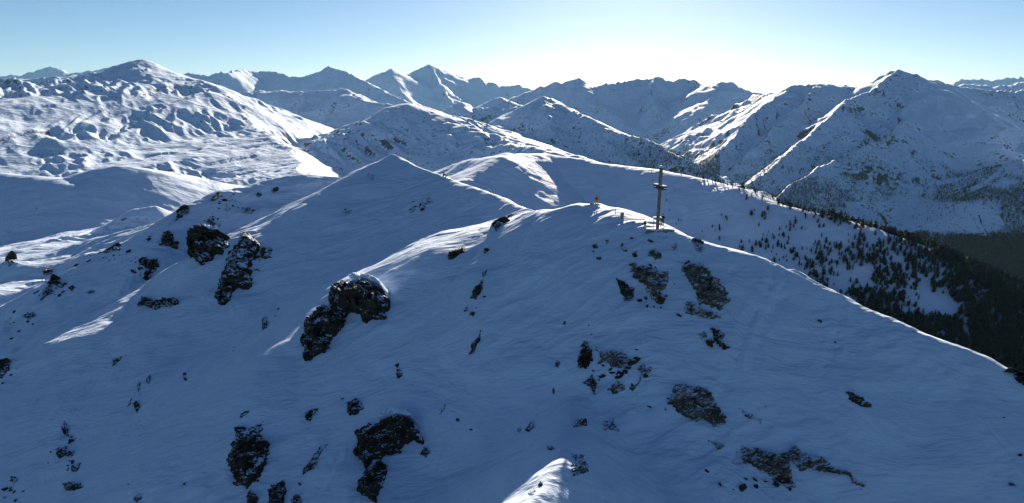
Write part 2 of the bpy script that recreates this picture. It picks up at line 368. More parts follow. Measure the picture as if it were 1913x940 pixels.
def hit(px, py, rmin=30, rmax=45000):
    """the spot of the terrain seen at a photo pixel"""
    u = (px - 956.5) / FPX; v = (470.0 - py) / FPX
    d = np.array([u, CP + v * SP, v * CP - SP])
    a = math.atan2(d[0], d[1]); te = d[2] / math.hypot(d[0], d[1])
    fi = np.interp(a, az, np.arange(NA)); i = min(int(fi), NA - 2); p = fi - i
    col = H[i] * (1 - p) + H[i + 1] * p
    ok = (col >= rr * te) & (rr > rmin) & (rr < rmax)
    k = np.argmax(ok)
    if not ok[k]: return None
    f0 = col[k - 1] - rr[k - 1] * te; f1 = col[k] - rr[k] * te
    t = f0 / (f0 - f1 + 1e-9)
    r = rr[k - 1] + (rr[k] - rr[k - 1]) * t
    return Vector((r * math.sin(a), r * math.cos(a), r * te))

# slope and rock mask
gr = np.gradient(H, axis=1) / np.gradient(rr)[None, :]
ga = np.gradient(H, axis=0) / (np.gradient(az)[:, None] * RR)
SLOPE = np.hypot(gr, ga)
ROCK = np.zeros(H.shape, np.float32)
lamr = np.interp(RR, [100, 1000, 4000, 15000], [3, 25, 90, 300])
nz = np.zeros(H.shape)
for i, f in enumerate((1, 2.1, 4.4)):
    for lo, hi, lam in ((0, 450, 6), (450, 2000, 40), (2000, 9000, 260), (9000, 60000, 700)):
        w = sstep(lo * .85, lo * 1.15 + 1, RR) * (1 - sstep(hi * .85, hi * 1.15, RR))
        c = np.where(w.max(axis=0) > 0)[0]; s_ = slice(c[0], c[-1] + 1)
        nz[:, s_] += w[:, s_] * perlin(X[:, s_] * f / lam, Y[:, s_] * f / lam, 80 + i) / (1.4 ** i)
ROCK = np.clip((SLOPE - np.where(RR > 1300, .68, .60)) * .95 + nz * 0.15 - np.where(RR < 420, .95, 0) - np.where((RR > 430) & (RR < 1300), np.where(X > 0, .5, .12), 0), -.5, 1).astype(np.float32)

c_ = np.where((rr > 1500) & (rr < 4200))[0]; s_ = slice(c_[0], c_[-1] + 1)
px__, py__ = pix(X[:, s_], Y[:, s_], H[:, s_])
ROCK[:, s_] = np.maximum(ROCK[:, s_], .9 * sstep(441, 450, py__ + 16 * perlin(X[:, s_] / 110, Y[:, s_] / 110, 77) + 8 * perlin(X[:, s_] / 35, Y[:, s_] / 35, 78) - 3) * (px__ > 1600) + 0 * py__)      # bare dark forest floor

def make_grid(name, j0, j1):
    nr = j1 - j0
    co = np.empty((NA, nr, 3), np.float32)
    co[..., 0] = X[:, j0:j1]; co[..., 1] = Y[:, j0:j1]; co[..., 2] = H[:, j0:j1]
    me = bpy.data.meshes.new(name)
    nv = NA * nr
    me.vertices.add(nv)
    me.vertices.foreach_set('co', co.ravel())
    idx = np.arange(nv, dtype=np.int32).reshape(NA, nr)
    q = np.stack([idx[:-1, :-1], idx[:-1, 1:], idx[1:, 1:], idx[1:, :-1]], axis=-1).reshape(-1, 4)
    q = q[:, ::-1]
    nf = len(q)
    me.loops.add(nf * 4); me.polygons.add(nf)
    me.loops.foreach_set('vertex_index', q.ravel())
    me.polygons.foreach_set('loop_start', np.arange(0, nf * 4, 4, dtype=np.int32))
    me.polygons.foreach_set('use_smooth', np.ones(nf, dtype=bool))
    me.update(calc_edges=True)
    at = me.attributes.new('rock', 'FLOAT', 'POINT')
    at.data.foreach_set('value', ROCK[:, j0:j1].ravel())
    o = bpy.data.objects.new(name, me)
    C.objects.link(o)
    o['kind'] = 'structure'
    return o

# ------------------------------------------------------------------ materials
def newmat(name):
    m = bpy.data.materials.new(name); m.use_nodes = True
    return m, m.node_tree, m.node_tree.nodes['Principled BSDF']

def N(t, kind, **kw):
    n = t.nodes.new(kind)
    for k, v in kw.items():
        if k in n.inputs: n.inputs[k].default_value = v
        else: setattr(n, k, v)
    return n

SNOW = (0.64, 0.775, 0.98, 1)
def terrain_mat(name, scales, rock_col, bump=1.0, rockscale=.08):
    m, t, p = newmat(name)
    L = t.links.new
    geo_ = N(t, 'ShaderNodeNewGeometry')
    at = N(t, 'ShaderNodeAttribute', attribute_name='rock')
    mp = N(t, 'ShaderNodeMapping'); L(geo_.outputs['Position'], mp.inputs[0])
    n1 = N(t, 'ShaderNodeTexNoise', Scale=rockscale, Detail=8.0, Roughness=.72); L(mp.outputs[0], n1.inputs[0])
    add = N(t, 'ShaderNodeMath', operation='ADD'); L(at.outputs['Fac'], add.inputs[0])
    mm = N(t, 'ShaderNodeMapRange'); L(n1.outputs[0], mm.inputs[0])
    mm.inputs[1].default_value = .2; mm.inputs[2].default_value = .8; mm.inputs[3].default_value = -.95; mm.inputs[4].default_value = 1.15
    L(mm.outputs[0], add.inputs[1])
    cr = N(t, 'ShaderNodeMapRange'); L(add.outputs[0], cr.inputs[0]); cr.inputs[1].default_value = .38; cr.inputs[2].default_value = .52
    mix = N(t, 'ShaderNodeMix', data_type='RGBA'); L(cr.outputs[0], mix.inputs[0])
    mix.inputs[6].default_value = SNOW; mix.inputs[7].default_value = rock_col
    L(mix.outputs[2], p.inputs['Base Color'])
    p.inputs['Roughness'].default_value = .75
    p.inputs['Specular IOR Level'].default_value = .25
    prev = None
    for (sx, sy, sz, dist_, det, st) in scales:
        mp2 = N(t, 'ShaderNodeMapping'); L(geo_.outputs['Position'], mp2.inputs[0]); mp2.inputs['Scale'].default_value = (sx, sy, sz)
        mp2.inputs['Rotation'].default_value = (0, 0, .5)
        nn = N(t, 'ShaderNodeTexNoise', Scale=1.0, Detail=det, Roughness=.55, Distortion=.6); L(mp2.outputs[0], nn.inputs[0])
        b = N(t, 'ShaderNodeBump', Strength=st * bump, Distance=dist_); L(nn.outputs[0], b.inputs['Height'])
        if prev: L(prev.outputs[0], b.inputs['Normal'])
        prev = b
    L(prev.outputs[0], p.inputs['Normal'])
    return m

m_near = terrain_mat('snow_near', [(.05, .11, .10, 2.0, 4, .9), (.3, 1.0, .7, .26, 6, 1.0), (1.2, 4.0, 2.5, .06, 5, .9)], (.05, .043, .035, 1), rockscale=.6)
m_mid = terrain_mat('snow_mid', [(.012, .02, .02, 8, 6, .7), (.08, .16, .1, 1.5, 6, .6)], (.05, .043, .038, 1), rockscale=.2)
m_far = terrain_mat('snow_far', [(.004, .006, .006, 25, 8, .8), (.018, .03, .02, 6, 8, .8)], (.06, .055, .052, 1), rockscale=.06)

j1 = int(np.searchsorted(rr, 430)); j2 = int(np.searchsorted(rr, 1600))
g1 = make_grid('ground', 0, j1 + 1); g1.data.materials.append(m_near)
g2 = make_grid('hills', j1, j2 + 1); g2.data.materials.append(m_mid)
g3 = make_grid('mountains', j2, NR); g3.data.materials.append(m_far)
print('mesh', NA * NR, round(time.time() - T0, 1))

# ------------------------------------------------------------------ object helpers
rng = random.Random(7)
nrg = np.random.default_rng(11)

def tag(o, label=None, cat=None, group=None, kind=None):
    if label: o['label'] = label
    if cat: o['category'] = cat
    if group: o['group'] = group
    if kind: o['kind'] = kind
    return o

def empty(name, loc, rz=0.0):
    o = bpy.data.objects.new(name, None); C.objects.link(o)
    o.empty_display_size = .2
    o.location = loc; o.rotation_euler = (0, 0, rz)
    return o

def mesh_obj(name, bm, mat, parent=None, smooth=False):
    me = bpy.data.meshes.new(name)
    bmesh.ops.recalc_face_normals(bm, faces=bm.faces)
    bm.to_mesh(me); bm.free()
    if smooth:
        for f in me.polygons: f.use_smooth = True
    if mat: me.materials.append(mat)
    o = bpy.data.objects.new(name, me); C.objects.link(o)
    if parent: o.parent = parent
    return o

def np_mesh(name, V, F, mat, smooth=False):
    me = bpy.data.meshes.new(name)
    V = np.asarray(V, np.float32); F = np.asarray(F, np.int32)
    k = F.shape[1]
    me.vertices.add(len(V)); me.vertices.foreach_set('co', V.ravel())
    me.loops.add(F.size); me.polygons.add(len(F))
    me.loops.foreach_set('vertex_index', F.ravel())
    me.polygons.foreach_set('loop_start', np.arange(0, F.size, k, dtype=np.int32))
    me.polygons.foreach_set('use_smooth', np.full(len(F), smooth))
    me.update(calc_edges=True)
    if mat: me.materials.append(mat)
    return me

def add_box(bm, c, size, rot=None, bev=0.0):
    b = bmesh.new()
    bmesh.ops.create_cube(b, size=1.0)
    bmesh.ops.scale(b, vec=size, verts=b.verts)
    if bev > 0: bmesh.ops.bevel(b, geom=b.edges[:], offset=bev, segments=1, affect='EDGES')
    if rot is not None: bmesh.ops.transform(b, matrix=rot, verts=b.verts)
    bmesh.ops.translate(b, vec=c, verts=b.verts)
    me = bpy.data.meshes.new('tmp'); b.to_mesh(me); b.free(); bm.from_mesh(me); bpy.data.meshes.remove(me)

# ------------------------------------------------------------------ rocks
def rock_mat(name, col, lo, hi, rime, sw):
    m, t, p = newmat(name)
    L = t.links.new
    g = N(t, 'ShaderNodeNewGeometry')
    sx = N(t, 'ShaderNodeSeparateXYZ'); L(g.outputs['Normal'], sx.inputs[0])
    mp = N(t, 'ShaderNodeMapping'); L(g.outputs['Position'], mp.inputs[0])
    mp.inputs['Rotation'].default_value = (.5, .35, .2); mp.inputs['Scale'].default_value = (1, 1, 3.2)
    n1 = N(t, 'ShaderNodeTexNoise', Scale=.55, Detail=7.0, Roughness=.62); L(mp.outputs[0], n1.inputs[0])
    n2 = N(t, 'ShaderNodeTexNoise', Scale=.35, Detail=4.0, Roughness=.6); L(g.outputs['Position'], n2.inputs[0])
    cr = N(t, 'ShaderNodeValToRGB'); L(n1.outputs[0], cr.inputs[0])
    cr.color_ramp.elements[0].position = .35; cr.color_ramp.elements[0].color = (col[0] * .35, col[1] * .35, col[2] * .32, 1)
    cr.color_ramp.elements[1].position = .68; cr.color_ramp.elements[1].color = (col[0] * 1.5, col[1] * 1.4, col[2] * 1.3, 1)
    # snow lies where the rock is flat enough and in the cracks
    a = N(t, 'ShaderNodeMath', operation='MULTIPLY_ADD'); L(n1.outputs[0], a.inputs[0]); a.inputs[1].default_value = 1.5; L(sx.outputs[2], a.inputs[2])
    b = N(t, 'ShaderNodeMath', operation='MULTIPLY_ADD'); L(n2.outputs[0], b.inputs[0]); b.inputs[1].default_value = .9; L(a.outputs[0], b.inputs[2])
    av = N(t, 'ShaderNodeAttribute', attribute_name='snow')
    b2 = N(t, 'ShaderNodeMath', operation='MULTIPLY_ADD'); L(av.outputs['Fac'], b2.inputs[0]); b2.inputs[1].default_value = sw; L(b.outputs[0], b2.inputs[2])
    mr = N(t, 'ShaderNodeMapRange'); L(b2.outputs[0], mr.inputs[0]); mr.inputs[1].default_value = lo; mr.inputs[2].default_value = hi; mr.inputs[4].default_value = rime
    mx = N(t, 'ShaderNodeMix', data_type='RGBA'); L(mr.outputs[0], mx.inputs[0]); L(cr.outputs[0], mx.inputs[6]); mx.inputs[7].default_value = SNOW
    L(mx.outputs[2], p.inputs['Base Color'])
    p.inputs['Roughness'].default_value = .85
    p.inputs['Specular IOR Level'].default_value = .2
    bp = N(t, 'ShaderNodeBump', Strength=.9, Distance=.35); L(n1.outputs[0], bp.inputs['Height']); L(bp.outputs[0], p.inputs['Normal'])
    return m
m_rock = rock_mat('dark_rock', (.052, .043, .033), 2.10, 2.22, 1.0, .22)
m_rime = rock_mat('rimed_rock', (.13, .115, .095), 1.92, 2.18, .8, .38)
m_thin = rock_mat('dusted_rock', (.09, .08, .07), 1.6, 1.9, .9, .4)

MATS = [m_rock, m_rime, m_thin]
def poly_dist(P, px, py):
    """signed distance in pixels to the outline, positive inside"""
    P = np.asarray(P, float); n = len(P)
    d = np.full(px.shape, 1e9); ins = np.zeros(px.shape, bool)
    for i in range(n):
        a = P[i]; b = P[(i + 1) % n]
        e = b - a; wx_ = px - a[0]; wy_ = py - a[1]
        t = np.clip((wx_ * e[0] + wy_ * e[1]) / (e @ e + 1e-9), 0, 1)
        d = np.minimum(d, np.hypot(wx_ - e[0] * t, wy_ - e[1] * t))
        c = ((a[1] > py) != (b[1] > py)) & (px < (b[0] - a[0]) * (py - a[1]) / (b[1] - a[1] + 1e-12) + a[0])
        ins ^= c
    return np.where(ins, d, -d)

def rock(outline, label, k=.7, mat=None, jag=1.0, group=None, cap=None, rmin=40, rmax=330, parent=None, name='rock_outcrop', lift=0.0):
    """an outcrop standing out of the snow: footprint from its outline, its own thickness and broken surface"""
    P = np.asarray(outline, float)
    x0, y0 = P.min(0) - 9; x1, y1 = P.max(0) + 9
    size = max(x1 - x0, y1 - y0)
    st = max(0.8, size / 90.0)
    gx = np.arange(x0, x1 + st, st); gy = np.arange(y0, y1 + st, st)
    GX, GY = np.meshgrid(gx, gy, indexing='ij')
    sd = rng.randrange(9999)
    wl = max(5.0, size * .22)
    e = poly_dist(P, GX + perlin(GX / wl, GY / wl, sd) * wl * .18 * jag, GY + perlin(GX / wl, GY / wl, sd + 1) * wl * .18 * jag)
    e0 = e
    E0 = max(1.5, float(e.max()))
    bk_ = {0: .06, 1: .32, 2: 1.1}[MATS.index(mat) if mat in MATS else 0] * (1.0 if jag > .5 else 0)
    w2 = min(9.0, max(3.5, wl * .45))
    e = e + perlin(GX / w2 + .5 * GY / w2, GY / (w2 * .8), sd + 2) * (.8 + .13 * E0) * jag + perlin(GX / (w2 * .4), GY / (w2 * .4), sd + 8) * (.5 + .03 * E0) * jag
    e = e - bk_ * min(E0, 12) * sstep(-.1, .6, perlin(GX / (w2 * 1.1), GY / (w2 * .7) + .4 * GX / w2, sd + 9))
    E = max(1.5, float(e.max()))
    c = hit(*P.mean(0), rmin=rmin, rmax=rmax)
    if c is None: return None
    mpp = c.length / FPX
    # smooth support: fit a plane-ish patch from the terrain under the rock
    base = np.zeros(GX.shape + (3,))
    last = c
    for i in range(len(gx)):
        for j in range(len(gy)):
            h_ = hit(gx[i], gy[j], rmin=rmin, rmax=rmax)
            if h_ is None or abs(h_.length - c.length) > size * mpp * 1.6 + 4:
                u = Vector(W(gx[i], gy[j], c.y)); h_ = u
            base[i, j] = h_
    q = 1.0
    hh = terr(c.x + np.array([q, -q, 0, 0]), c.y + np.array([0, 0, q, -q]))
    nrm = Vector((-(hh[0] - hh[1]) / (2 * q), -(hh[2] - hh[3]) / (2 * q), 1)).normalized()
    out = (nrm + Vector((0, -.25, 0))).normalized()
    ee = np.clip(e, 0, E)
    h = k * mpp * np.sqrt(np.maximum(ee * (2 * E - ee), 0)) * .9
    # broken faces: stepped ledges plus fine crags
    g_ = np.random.default_rng(sd)
    def facets(cell, seed_):
        ns = int(max(5, min(60, (x1 - x0) * (y1 - y0) / cell ** 2)))
        sx_ = g_.uniform(x0, x1, ns); sy_ = g_.uniform(y0, y1, ns)
        tx = g_.normal(0, .5, ns); ty = g_.normal(-.25, .6, ns); c0 = g_.normal(0, .55, ns)
        wx1 = GX + perlin(GX / cell, GY / cell, seed_) * cell * .5; wy1 = GY + perlin(GX / cell, GY / cell, seed_ + 1) * cell * .5
        D2 = (wx1[..., None] - sx_) ** 2 * .55 + (wy1[..., None] - sy_) ** 2 * 1.5 + (wx1[..., None] - sx_) * (wy1[..., None] - sy_) * .7
        k_ = D2.argmin(-1); srt = np.partition(D2, 1, axis=-1); edge = np.sqrt(np.abs(srt[..., 1])) - np.sqrt(np.abs(srt[..., 0]))
        v = c0[k_] + (tx[k_] * (wx1 - sx_[k_]) + ty[k_] * (wy1 - sy_[k_])) / cell
        return np.clip(v, -1.4, 1.4), np.exp(-np.clip(edge, 0, 99) / (cell * .12))
    f1, c1 = facets(max(7.0, size * .15), sd + 3)
    f2, c2 = facets(max(3.6, size * .055), sd + 6)
    n3 = perlin(GX / 2.4, GY / 1.9, sd + 5)
    stp = f1 * .55 + f2 * .28 + n3 * .10 - c1 * .35 - c2 * .12
    h = h * (1 + .38 * stp) + stp * mpp * min(E, 14) * .34 * np.clip(ee / 2.5, 0, 1)
    h = np.where(e < 0, np.maximum(e, -6) * mpp * .4, h) + lift * np.clip(e / 2, -1, 1)
    h = np.where(e < 0, h - .05, np.maximum(h, .02) + .04)
    top = base + np.array(out)[None, None] * h[..., None]
    keep = e0 > -7
    ni, nj = GX.shape
    idx = np.arange(ni * nj).reshape(ni, nj)
    ok = keep[:-1, :-1] & keep[1:, :-1] & keep[:-1, 1:] & keep[1:, 1:]
    F = np.stack([idx[:-1, :-1], idx[:-1, 1:], idx[1:, 1:], idx[1:, :-1]], -1)[ok]
    V = top.reshape(-1, 3); B = (base - np.array(out)[None, None] * (.7 + mpp * 3)).reshape(-1, 3)
    nv = len(V)
    # side walls
    ed = {}
    for f in F:
        for a_, b_ in ((f[0], f[1]), (f[1], f[2]), (f[2], f[3]), (f[3], f[0])):
            ed[(a_, b_)] = ed.get((a_, b_), 0) + 1
    side = [(b_, a_, a_ + nv, b_ + nv) for (a_, b_) in ed if (b_, a_) not in ed]
    Fa = np.concatenate([F, F[:, ::-1] + nv, np.array(side, dtype=int).reshape(-1, 4)])
    Va = np.concatenate([V, B])
    used = np.unique(Fa); mp = -np.ones(len(Va), int); mp[used] = np.arange(len(used))
    loc = np.array(c) if parent is None else np.array(parent.location)
    me = np_mesh(name, Va[used] - loc, mp[Fa], mat or m_rock)
    cav = np.clip(-stp * .8 - .1, 0, .8) + c1 * .35 + np.clip(1 - ee / (1.5 + E0 * .35), 0, 1) * .55
    cv = np.concatenate([cav.ravel(), cav.ravel()])[used]
    at_ = me.attributes.new('snow', 'FLOAT', 'POINT'); at_.data.foreach_set('value', cv.astype(np.float32))
    bm = bmesh.new(); bm.from_mesh(me); bmesh.ops.recalc_face_normals(bm, faces=bm.faces); bm.to_mesh(me); bm.free()
    o = bpy.data.objects.new(name, me); C.objects.link(o)
    if parent is None:
        o.location = c; tag(o, label, 'rock', group)
    else:
        o.parent = parent
    if cap:
        rock(cap, None, k=k, mat=m_near, jag=.3, parent=o, name='snow_cap', lift=mpp * E * k * .75, rmin=rmin, rmax=rmax)
    return o

ROCKS = [
 ([(449,445),(460,438),(481,452),(489,458),(508,465),(508,479),(490,481),(483,468),(472,494),(469,530),(460,537),(440,541),(429,562),(409,576),(406,555),(413,512),(423,483),(440,461)], 'tall black cliff dropping left from the end of the lit crest below the second peak', .55, 0),
 ([(613,570),(617,555),(628,541),(653,532),(675,534),(689,530),(718,541),(728,552),(728,577),(718,599),(700,595),(686,602),(675,591),(659,584),(640,592),(625,585)], 'huge dark boulder with white snow top where the sunlit spur ends', .95, 0, [(655,530),(672,527),(690,524),(712,532),(729,548),(727,558),(716,546),(695,537),(676,539)]),
 ([(574,673),(567,667),(566,646),(572,613),(577,597),(592,581),(610,574),(632,582),(648,596),(639,613),(622,638),(606,658),(590,664)], 'long dark boulder leaning against the lower left of the huge snow-topped one', .7, 0),
 ([(354,450),(361,436),(381,431),(405,433),(422,446),(428,460),(422,470),(402,477),(395,487),(378,496),(364,486),(354,470)], 'round boulder with a domed snow cover on the left shoulder slope', .9, 0, [(358,447),(364,435),(382,429),(404,432),(418,444),(408,454),(384,457),(366,458)]),
 ([(301,446),(308,433),(317,429),(323,443),(335,455),(332,465),(317,462),(303,455)], 'jagged dark rock on the shoulder crest just left of the round boulder', .8, 0),
 ([(259,484),(272,480),(293,485),(298,497),(289,509),(272,528),(269,518),(272,497),(260,496)], 'dark crag hanging on the left shoulder crest above the lit snow streak', .7, 0),
 ([(255,572),(269,554),(289,562),(310,558),(334,562),(332,571),(313,576),(289,576),(272,571)], 'wide low black rock under a snow hump on the left slope', .9, 0),
 ([(327,416),(335,392),(344,386),(354,390),(351,399),(335,407)], 'dark rock tooth on the left shoulder skyline', .8, 0),
 ([(451,397),(462,387),(478,392),(470,399)], 'flat grey rock in the snow right of the left shoulder skyline rocks', .6, 1),
 ([(418,392),(425,386),(431,390),(427,396)], 'small grey rock beside the flat grey one on the left shoulder', .6, 1),
 ([(507,355),(513,350),(521,350),(519,357),(510,360)], 'uppermost dark rock on the smooth shoulder left of the second peak', .7, 0),
 ([(477,364),(484,360),(489,363),(484,369)], 'second dark rock on the smooth shoulder left of the second peak', .7, 0),
 ([(384,427),(388,415),(402,404),(400,414),(413,418),(410,423),(396,423)], 'broken rock ledge right above the round snow-covered boulder', .6, 1),
 ([(410,356),(413,349),(421,347),(424,352),(417,358)], 'pointed rock on the very top of the left shoulder knoll', .8, 0),
 ([(392,376),(398,368),(408,363),(410,369),(400,376)], 'small broken rock just below the knoll of the left shoulder', .7, 1),
 ([(489,613),(491,596),(499,593),(499,612),(492,618)], 'narrow upright dark stone below the tall left cliff', .7, 0),
 ([(923,425),(924,416),(939,409),(946,412),(935,425),(926,434)], 'dark rock poking out of the sunlit saddle snow', 1.0, 0),
 ([(942,405),(952,400),(960,400),(955,404),(945,408)], 'thin dark ledge right above the rock in the sunlit saddle', .7, 0),
 ([(836,487),(839,472),(856,465),(870,461),(867,472),(852,481)], 'dark rock in the middle of the bright spur casting a long shadow', 1.0, 0),
 ([(903,472),(905,465),(911,463),(914,467),(907,474)], 'small dark stone on the lower edge of the bright spur', 1.0, 0),
 ([(901,517),(902,509),(907,503),(910,505),(906,514)], 'tiny dark stone at the lower tip of the bright spur', .8, 0),
 ([(879,557),(885,541),(901,523),(901,541),(890,559)], 'upright dark rock right below the tip of the bright spur', .7, 0),
 ([(866,584),(868,577),(874,572),(873,580)], 'small dark stone left of the pair below the bright spur', .7, 0),
 ([(877,588),(878,583),(886,583),(889,587),(883,591)], 'small dark stone right of the pair below the bright spur', .7, 0),
 ([(877,662),(879,646),(892,628),(899,617),(894,642),(885,658)], 'slender dark rock splinter in the middle of the blue slope', .6, 0),
 ([(740,691),(750,691),(752,701),(743,709)], 'lower stone of a small stacked pair in open snow', .8, 0),
 ([(738,684),(742,678),(746,680),(743,686)], 'upper stone of a small stacked pair in open snow', .8, 0),
 ([(439,798),(447,795),(463,803),(478,801),(491,789),(486,811),(500,823),(502,848),(494,876),(475,902),(463,912),(439,902),(428,880),(425,861),(434,839),(441,820)], 'large oval black crag near the bottom left with a horn at its top right', .6, 0),
 ([(709,787),(739,782),(773,785),(792,829),(776,831),(767,823),(748,842),(723,851),(701,858),(682,876),(676,861),(660,845),(668,836),(668,814),(682,801)], 'massive dark block near the bottom with a bright sunlit snow cap', .95, 0, [(706,790),(722,778),(742,770),(764,772),(780,783),(786,796),(775,789),(757,787),(735,788),(716,793)]),
 ([(667,914),(670,898),(682,880),(704,864),(725,869),(720,898),(709,917),(704,945),(692,933),(676,923)], 'snow-flecked crag directly below the massive sunlit-capped block', .6, 0),
 ([(502,917),(513,908),(529,897),(535,911),(533,930),(528,950),(503,950)], 'dark crag cut by the bottom edge right of the oval one', .7, 0),
 ([(461,927),(466,916),(485,930),(475,948),(462,948)], 'small dark crag at the bottom edge just below the oval one', .7, 0),
 ([(545,935),(552,923),(562,928),(566,948),(544,948)], 'low rock at the bottom edge beside the cut crag', .6, 0),
 ([(562,890),(576,864),(594,842),(610,829),(610,836),(594,854),(590,873),(576,881)], 'long slanting black rock rib left of the massive block', .6, 0),
 ([(649,754),(667,746),(673,751),(682,763),(673,767),(667,776),(651,776)], 'chunky dark rock with a snow notch above the massive block', .8, 0),
 ([(571,770),(588,763),(594,763),(585,776),(579,788),(572,784)], 'small hooked dark rock above the slanting rib', .8, 0),
 ([(447,781),(453,770),(467,766),(460,776)], 'small slanting stone just above the oval crag', .7, 0),
 ([(786,848),(792,834),(804,845),(795,856)], 'small dark rock just right of the massive block', .8, 0),
 ([(820,776),(827,759),(832,756),(828,768)], 'tiny dark splinter up right of the massive block', .7, 0),
 ([(116,803),(121,788),(127,797),(128,815),(118,810)], 'dark stone under the snow knob at the lower left', .8, 0),
 ([(105,839),(119,837),(136,850),(126,852),(109,857)], 'crooked dark rock below the lower left snow knob', .7, 0),
 ([(132,871),(150,866),(145,879),(134,882)], 'dark triangular rock midway down the lower left rib', .7, 0),
 ([(121,904),(137,898),(154,911),(137,918),(123,915)], 'lowest broad dark rock of the lower left rib', .7, 0),
 ([(249,755),(256,748),(263,760),(255,771)], 'larger stone of the cluster in the open lower left snow', .7, 0),
 ([(273,712),(278,700),(282,705),(278,718)], 'top stone of the cluster in the open lower left snow', .7, 0),
 ([(256,722),(260,714),(263,717),(258,731)], 'thin stone left of the top one in the lower left cluster', .7, 0),
 ([(237,762),(241,752),(246,745),(243,756)], 'faint thin stone at the left end of the lower left cluster', .7, 0),
 ([(210,685),(212,674),(228,666),(220,678)], 'lone wedge-shaped stone on the smooth left slope', .7, 0),
 ([(342,709),(342,698),(347,696),(349,712)], 'lone upright stone halfway down the left slope', .8, 0),
 ([(249,933),(258,922),(265,930),(256,938)], 'small stone near the bottom edge at the left', .7, 0),
 ([(-6,706),(-2,676),(8,674),(16,680),(16,692),(5,706)], 'dark rock cut by the left edge behind the lit crest', .7, 0),
 ([(1177,495),(1186,490),(1199,498),(1214,492),(1227,501),(1247,512),(1247,529),(1238,545),(1236,562),(1224,564),(1208,545),(1205,536),(1189,523),(1180,514)], 'rugged brown outcrop dusted with rime below the cross, left of the big slab', .5, 1),
 ([(1152,520),(1166,525),(1174,536),(1188,536),(1181,561),(1174,561),(1161,550),(1156,536)], 'smaller broken dark rock at the lower left of the rimed outcrop', .5, 0),
 ([(1272,507),(1276,495),(1287,485),(1294,495),(1315,504),(1343,526),(1362,545),(1362,564),(1349,580),(1327,573),(1302,564),(1299,545),(1283,523)], 'large tilted rock slab greyed with rime, down right of the cross', .5, 1),
 ([(1277,586),(1280,564),(1299,567),(1318,576),(1343,583),(1349,595),(1321,595),(1299,589)], 'low rock ledges at the foot of the large tilted slab', .4, 1),
 ([(1210,471),(1221,466),(1235,473),(1236,482),(1224,484),(1211,478)], 'rounded rock right below the foot of the cross', .6, 1),
 ([(1180,474),(1188,469),(1191,479),(1183,481)], 'small dark stone left of the rounded rock under the cross', .7, 0),
 ([(1160,460),(1163,454),(1172,470),(1166,471)], 'small slanting stone under the stone marker', .7, 0),
 ([(1106,457),(1114,456),(1117,464),(1109,465)], 'leftmost dark stone high on the summit face', .7, 0),
 ([(1131,450),(1137,448),(1136,455),(1132,455)], 'topmost tiny stone high on the summit face', .7, 0),
 ([(1113,481),(1122,479),(1125,485),(1117,487)], 'flat stone below the leftmost one on the summit face', .7, 0),
 ([(1255,460),(1262,452),(1266,458),(1258,470)], 'faint rock patch right of the cross foot', .4, 2),
 ([(1290,450),(1305,450),(1316,462),(1312,475),(1303,470)], 'faint rock patch just under the bright ridge right of the cross', .4, 2),
 ([(1302,551),(1306,548),(1312,558),(1307,562)], 'small stone at the left edge of the large tilted slab', .6, 0),
 ([(1327,613),(1341,614),(1355,627),(1346,633),(1361,651),(1348,649),(1334,636)], 'dark rock streak below the ledges of the tilted slab', .5, 0),
 ([(1304,623),(1316,618),(1322,628),(1311,633)], 'dusted rock patch left of the dark rock streak', .4, 1),
 ([(1081,687),(1081,661),(1090,636),(1100,642),(1106,658),(1100,681),(1091,689)], 'upright dark pillar rock on the rib under the summit', .7, 0),
 ([(1110,643),(1128,658),(1138,654),(1167,658),(1180,672),(1178,690),(1157,690),(1146,690),(1133,678),(1113,681),(1120,667)], 'broken rimed outcrop right of the pillar rock', .45, 1),
 ([(1149,699),(1157,691),(1166,701),(1158,706)], 'dark stone just below the broken rimed outcrop', .7, 0),
 ([(1090,716),(1106,701),(1115,716),(1110,736),(1102,723)], 'forked dark rock below the pillar rock', .6, 0),
 ([(1133,728),(1153,712),(1167,718),(1167,727),(1146,737)], 'squat brown rock below the broken outcrop', .6, 1),
 ([(1176,727),(1180,716),(1187,721),(1196,703),(1196,712),(1182,730)], 'small dark rock trailing up right beside the squat brown one', .6, 0),
 ([(1190,690),(1200,679),(1220,688),(1214,698),(1200,702)], 'dusted rock patch at the right end of the broken outcrops', .4, 2),
 ([(1247,756),(1252,743),(1261,719),(1287,716),(1327,734),(1330,745),(1345,756),(1355,781),(1354,795),(1327,795),(1294,783),(1265,770)], 'big pale slab of layered rock in the lower middle right', .5, 1),
 ([(1071,797),(1077,784),(1095,783),(1097,795)], 'small black rock above the bright snow tongue', .8, 0),
 ([(1124,788),(1146,781),(1149,792),(1160,806),(1129,803)], 'faint dusted rocks right of the small black one', .35, 2),
 ([(981,803),(994,788),(999,797),(987,808)], 'dark stone cluster left of the snow tongue', .6, 0),
 ([(966,804),(971,797),(974,802),(970,808)], 'tiny dark stone left of the stone cluster by the snow tongue', .6, 0),
 ([(1021,840),(1025,831),(1037,839),(1030,843)], 'small black stone at the head of the bright snow tongue', .7, 0),
 ([(1066,886),(1070,850),(1091,850),(1100,882),(1077,889)], 'dusted scree patch right of the bright snow tongue', .3, 2),
 ([(1005,906),(1010,899),(1014,904),(1010,909)], 'small dark stone lying on the bright snow tongue', .8, 0),
 ([(986,922),(992,916),(1001,916),(998,925),(989,926)], 'oval grey stone standing in for a hole in the bright snow tongue', .4, 1),  # stone added in place of an oval grey hole in the snow
 ([(1035,685),(1041,674),(1046,676),(1043,687)], 'thin stone pair left of the pillar rock', .6, 0),
 ([(1050,606),(1053,601),(1058,600),(1056,607)], 'tiny stone high above the pillar rock', .6, 0),
 ([(1031,733),(1034,723),(1037,731),(1034,737)], 'tiny stone low on the left of the rib', .6, 0),
